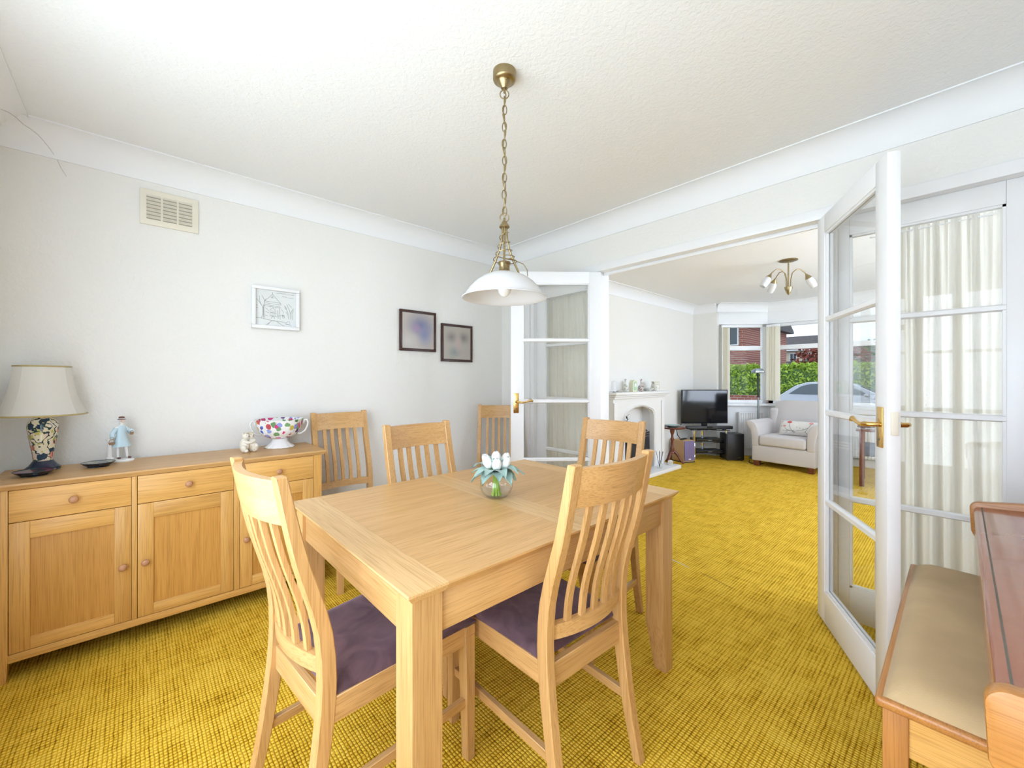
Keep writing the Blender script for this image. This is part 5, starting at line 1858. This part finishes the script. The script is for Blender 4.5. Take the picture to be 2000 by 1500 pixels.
# ---- lounge ceiling light
LX, LY = -1.179, 4.892
t = thing('ceiling_light', 'brass three-arm ceiling light with frosted tulip shades in the lounge', 'ceiling light', (LX, LY, 2.15))
lz = 2.15
part('ceiling_plate', MB().lathe([(.02, 2.418 - lz), (.06, 2.424 - lz), (.082, 2.432 - lz), (.082, 2.44 - lz)], 28), 'antique_brass', t, smooth=40)
part('stem', MB().tube([(0, 0, 2.42 - lz), (0, 0, 2.16 - lz)], .007, 10), 'antique_brass', t, smooth=60)
part('finial', MB().lathe([(.004, 2.085 - lz), (.020, 2.11 - lz), (.034, 2.145 - lz), (.036, 2.165 - lz), (.008, 2.168 - lz)], 20), 'antique_brass', t, smooth=50)
for k, ang in enumerate((YAW + R(0), YAW + R(180), YAW + R(95))):
    ca, sa = math.cos(ang), math.sin(ang)
    path = [(.022, 2.165), (.024, 2.24), (.040, 2.31), (.080, 2.345), (.125, 2.345), (.165, 2.315), (.180, 2.295)]
    part('arm', MB().tube([(r * ca, r * sa, z - lz) for r, z in path], .005, 8), 'antique_brass', t, smooth=60)
    ax = Vector((.55 * ca, .55 * sa, -.83)).normalized()
    tip = Vector((.178 * ca, .178 * sa, 2.298 - lz))
    q = Vector((0, 0, 1)).rotation_difference(ax).to_matrix()

    def place(prof, seg=20):
        mm = MB().lathe(prof, seg)
        mm.v = [tuple(tip + q @ Vector(p)) for p in mm.v]
        return mm
    part('shade_holder', place([(.006, -.005), (.014, .015), (.030, .045), (.031, .050)]), 'antique_brass', t, smooth=50)
    part('glass_shade', place([(.028, .045), (.036, .075), (.038, .10), (.034, .13), (.029, .155), (.027, .155), (.031, .13), (.004, .10)]), 'opal_glass', t, smooth=60)

# ================================================================== OUTSIDE, BEYOND THE BAY
GZ = -.30
o = part('front_garden', MB().box(-45, 30, 7.75, 70, GZ - .1, GZ), 'ground_grey', None)
tag(o, 'grey paved drive and road outside the bay window', 'ground', kind='structure')
o = part('back_garden', MB().box(-30, 30, -40, -.75, GZ - .1, GZ), 'hedge_leaf', None)
tag(o, 'green lawn behind the house', 'lawn', kind='structure')
o = part('garden_wall', MB().box(-16, 6, 23.55, 23.78, GZ, .42), 'red_brick', None)
tag(o, 'low red brick wall below the green hedge', 'wall')
t = thing('hedge', 'long clipped bright green hedge behind the low brick wall', 'hedge', (-6, 24.4, GZ))
part('hedge_core', MB().box(-16, 6, 24.02, 24.9, GZ, 1.75), 'tree_leaf', t, True)
rn = random.Random(21)


def leaf_cloud(n, fn, size):
    vs, fs = [], []
    for i in range(n):
        p = Vector(fn())
        a, b2 = rn.uniform(0, 2 * PI), rn.uniform(-1.1, 1.1)
        d = Vector((math.cos(a) * math.cos(b2), math.sin(a) * math.cos(b2), math.sin(b2)))
        s = d.cross(Vector((rn.uniform(-1, 1), rn.uniform(-1, 1), rn.uniform(-1, 1))))
        if s.length < 1e-4:
            continue
        s.normalize()
        L = size * rn.uniform(.7, 1.3)
        k = len(vs)
        n_ = d.cross(s) * L * .12
        vs += [tuple(p - d * L), tuple(p + s * L * .45 + n_), tuple(p + d * L), tuple(p - s * L * .45 + n_)]
        fs += [(k, k + 1, k + 2), (k, k + 2, k + 3)]
    return MB().add(vs, fs)


part('foliage', leaf_cloud(16000, lambda: (rn.uniform(-14, 3), 24.12 - min(.17, abs(rn.gauss(0, .08))) if rn.random() < .75 else rn.uniform(23.97, 24.9), rn.uniform(.3, 1.85) if rn.random() < .8 else 1.85 + abs(rn.gauss(0, .08))), .12), 'hedge_leaf', t, True, kind='stuff')


def house(name, label, x0, x1, y0, y1, zt, mat, windows, roof_h, roof_over=.4):
    t = thing(name, label, 'house', ((x0 + x1) / 2, (y0 + y1) / 2, GZ))
    part('wall', MB().box(x0, x1, y0, y1, GZ, zt), mat, t, True)
    ym = (y0 + y1) / 2
    poly = [(y0 - roof_over, zt - .05), (ym, zt + roof_h), (y1 + roof_over, zt - .05), (y1 + roof_over, zt - .2), (y0 - roof_over, zt - .2)]
    part('roof', MB().prism(poly, 'X', x0 - roof_over, x1 + roof_over), 'roof_slate', t, True)
    part('gutter', MB().tube([(x0 - roof_over, y0 - roof_over - .06, zt - .12), (x1 + roof_over, y0 - roof_over - .06, zt - .12)], .07, 8), 'gloss_white', t, True)
    for (a, b, c, d) in windows:
        w = part('window_frame', MB().box(a, b, y0 - .06, y0 + .02, c, d), 'upvc_white', t, True)
        part('pane', MB().box(a + .08, (a + b) / 2 - .03, y0 - .07, y0 - .06, c + .08, d - .08), 'car_glass', w, True)
        part('pane', MB().box((a + b) / 2 + .03, b - .08, y0 - .07, y0 - .06, c + .08, d - .08), 'car_glass', w, True)
    return t


house('brick_house', 'red brick house with white window beyond the hedge', -17.5, -9.12, 28, 37.3, 5.0, 'red_brick', [(-10.75, -9.42, 3.4, 4.7)], 2.5)
t = house('cream_house', 'cream rendered house with dark roof far down the road', -16.5, -10.4, 54, 62, 4.6, 'render_cream', [(-12.9, -12.2, 2.9, 4.2), (-11.4, -10.9, 2.9, 4.2)], 1.8)
part('lean_to_roof', MB().hexa([(-13.5, 48, 2.1), (-9.2, 48, 2.1), (-9.2, 54, 3.1), (-13.5, 54, 3.1), (-13.5, 48, 2.25), (-9.2, 48, 2.25), (-9.2, 54, 3.3), (-13.5, 54, 3.3)]), 'roof_slate', t, True)
part('lean_to_wall', MB().box(-13.4, -9.4, 48.3, 54, GZ, 2.1), 'red_brick', t, True)


def tree(label, x, y, zc, r, mat, n, size, group):
    t = thing('garden_tree', label, 'tree', (x, y, GZ), group=group)
    part('trunk', MB().tube([(0, 0, 0), (.05, 0, (zc - GZ) * .6), (0, 0, zc - GZ)], [.12, .09, .05], 8), 'bark', t)
    br = MB()
    for k in range(7):
        a = k * .9
        br.tube([(0, 0, (zc - GZ) * .75), (math.cos(a) * r * .5, math.sin(a) * r * .5, zc - GZ + .2), (math.cos(a) * r * .9, math.sin(a) * r * .9, zc - GZ + .35 * math.sin(k))], [.04, .025, .01], 5)
    part('branches', br, 'bark', t)

    def f():
        a, b2, q = rn.uniform(0, 2 * PI), math.asin(rn.uniform(-1, 1)), rn.random() ** .45
        return (math.cos(a) * math.cos(b2) * r * q, math.sin(a) * math.cos(b2) * r * q, zc - GZ + math.sin(b2) * r * .62 * q)
    part('foliage', leaf_cloud(n, f, size), mat, t, kind='stuff')


tree('red-leaved tree above the hedge, partly behind the open door', -4.6, 27.0, 2.3, 1.7, 'red_leaf', 900, .15, 'trees beyond the hedge')
tree('dull green tree beyond the hedge at the right of the bay view', -3.2, 33.0, 2.2, 2.4, 'tree_leaf', 4000, .16, 'trees beyond the hedge')
tree('far green tree beside the cream house', -8.7, 44.5, 1.7, 2.0, 'tree_leaf', 3000, .18, 'trees beyond the hedge')

# parked car, side on
t = thing('parked_car', 'silver-grey hatchback parked side-on outside the bay window', 'car', (-2.75, 19.0, GZ))
cs = [(-2.05, .28), (-2.10, .60), (-2.02, .86), (-1.86, .98), (-1.45, 1.30), (-1.10, 1.43), (-.55, 1.47), (.05, 1.43), (.35, 1.33), (.95, 1.02), (1.55, .93), (1.95, .82), (2.08, .62), (2.10, .30), (1.75, .22), (-1.75, .22)]


def carsec(yy, inset, lift):
    return [(x * (1 - .0) + (0 if abs(x) > 1.9 else 0), yy, z) for x, z in cs]


vs, fs = [], []
n = len(cs)
lev = ((-.86, 0.0), (-.86, 0.0))
ys = [(-.84, .90), (-.80, 1.0), (.80, 1.0), (.84, .90)]
for yy, k in ys:
    for x, z in cs:
        tumble = max(0, z - .9) * .28
        yv = yy + (tumble if yy < 0 else -tumble)
        vs.append((x * (.985 if abs(yy) > .82 else 1), yv, .62 + (z - .62) * (.97 if abs(yy) > .82 else 1)))
for j in range(3):
    for i in range(n):
        i2 = (i + 1) % n
        fs.append((j * n + i, j * n + i2, (j + 1) * n + i2, (j + 1) * n + i))
fs.append(tuple(range(n)))
fs.append(tuple(range(4 * n - 1, 3 * n - 1, -1)))
part('body', MB().add(vs, fs), 'car_silver', t, smooth=35)


def side_glass(poly):
    m = MB()
    out = []
    for x, z in poly:
        out.append((x, -.84 + max(0, z - .9) * .28 - .012, z))
    k = len(out)
    m.add(out + [(p[0], p[1] + .01, p[2]) for p in out], [tuple(range(k)), tuple(range(2 * k - 1, k - 1, -1))] + [(i, (i + 1) % k, k + (i + 1) % k, k + i) for i in range(k)])
    return m


part('rear_side_window', side_glass([(-1.62, 1.00), (-1.25, 1.28), (-1.0, 1.36), (-.62, 1.38), (-.62, .98)]), 'car_glass', t)
part('front_side_window', side_glass([(-.52, .98), (-.52, 1.38), (.0, 1.35), (.28, 1.25), (.72, .99)]), 'car_glass', t)
part('windscreen', MB().hexa([(.42, -.58, 1.30), (.96, -.70, 1.035), (.96, .70, 1.035), (.42, .58, 1.30), (.44, -.58, 1.315), (.98, -.70, 1.05), (.98, .70, 1.05), (.44, .58, 1.315)]), 'car_glass', t)
for x in (-1.30, 1.32):
    for y in (-.84, .66):
        wl = MB().lathe([(.10, 0), (.27, 0), (.31, .03), (.31, .15), (.27, .18), (.10, .18)], 26)
        wl.v = [(x + p[0], y + p[2], .31 + p[1]) for p in wl.v]
        wheel = part('wheel', wl, 'tyre', t, smooth=40)
        hb = MB().lathe([(.19, -.01), (.18, -.015), (.03, -.012)], 20)
        hb.v = [(x + p[0], y + p[2], .31 + p[1]) for p in hb.v]
        part('hub_cap', hb, 'grey_metal', wheel)
part('door_handle', B(-.45, -.28, -.865, -.84, .88, .91), 'car_silver', t)
part('tail_light', B(-2.09, -1.98, -.80, -.55, .78, .92), 'poppy_red', t)
part('wing_mirror', MB().ball((.62, -.93, 1.0), .07, .09, .06), 'car_silver', t, smooth=60)

# green garden bushes seen only in reflections of the garden window
for i, (x, y, r) in enumerate(((-2.6, -7.5, 1.5), (.9, -8.2, 1.7))):
    t = thing('garden_bush', ('round green bush on the back lawn, nearer the left', 'round green bush on the back lawn, nearer the right')[i], 'bush', (x, y, GZ))

    def f(r=r):
        a, b2, q = rn.uniform(0, 2 * PI), math.asin(rn.uniform(-1, 1)), rn.random() ** .3
        return (math.cos(a) * math.cos(b2) * r * q, math.sin(a) * math.cos(b2) * r * q, r * .8 + math.sin(b2) * r * .8 * q)
    part('foliage', leaf_cloud(1500, f, .16), 'tree_leaf', t, kind='stuff')
    part('trunk', MB().tube([(0, 0, 0), (0, 0, r)], .06, 6), 'bark', t)
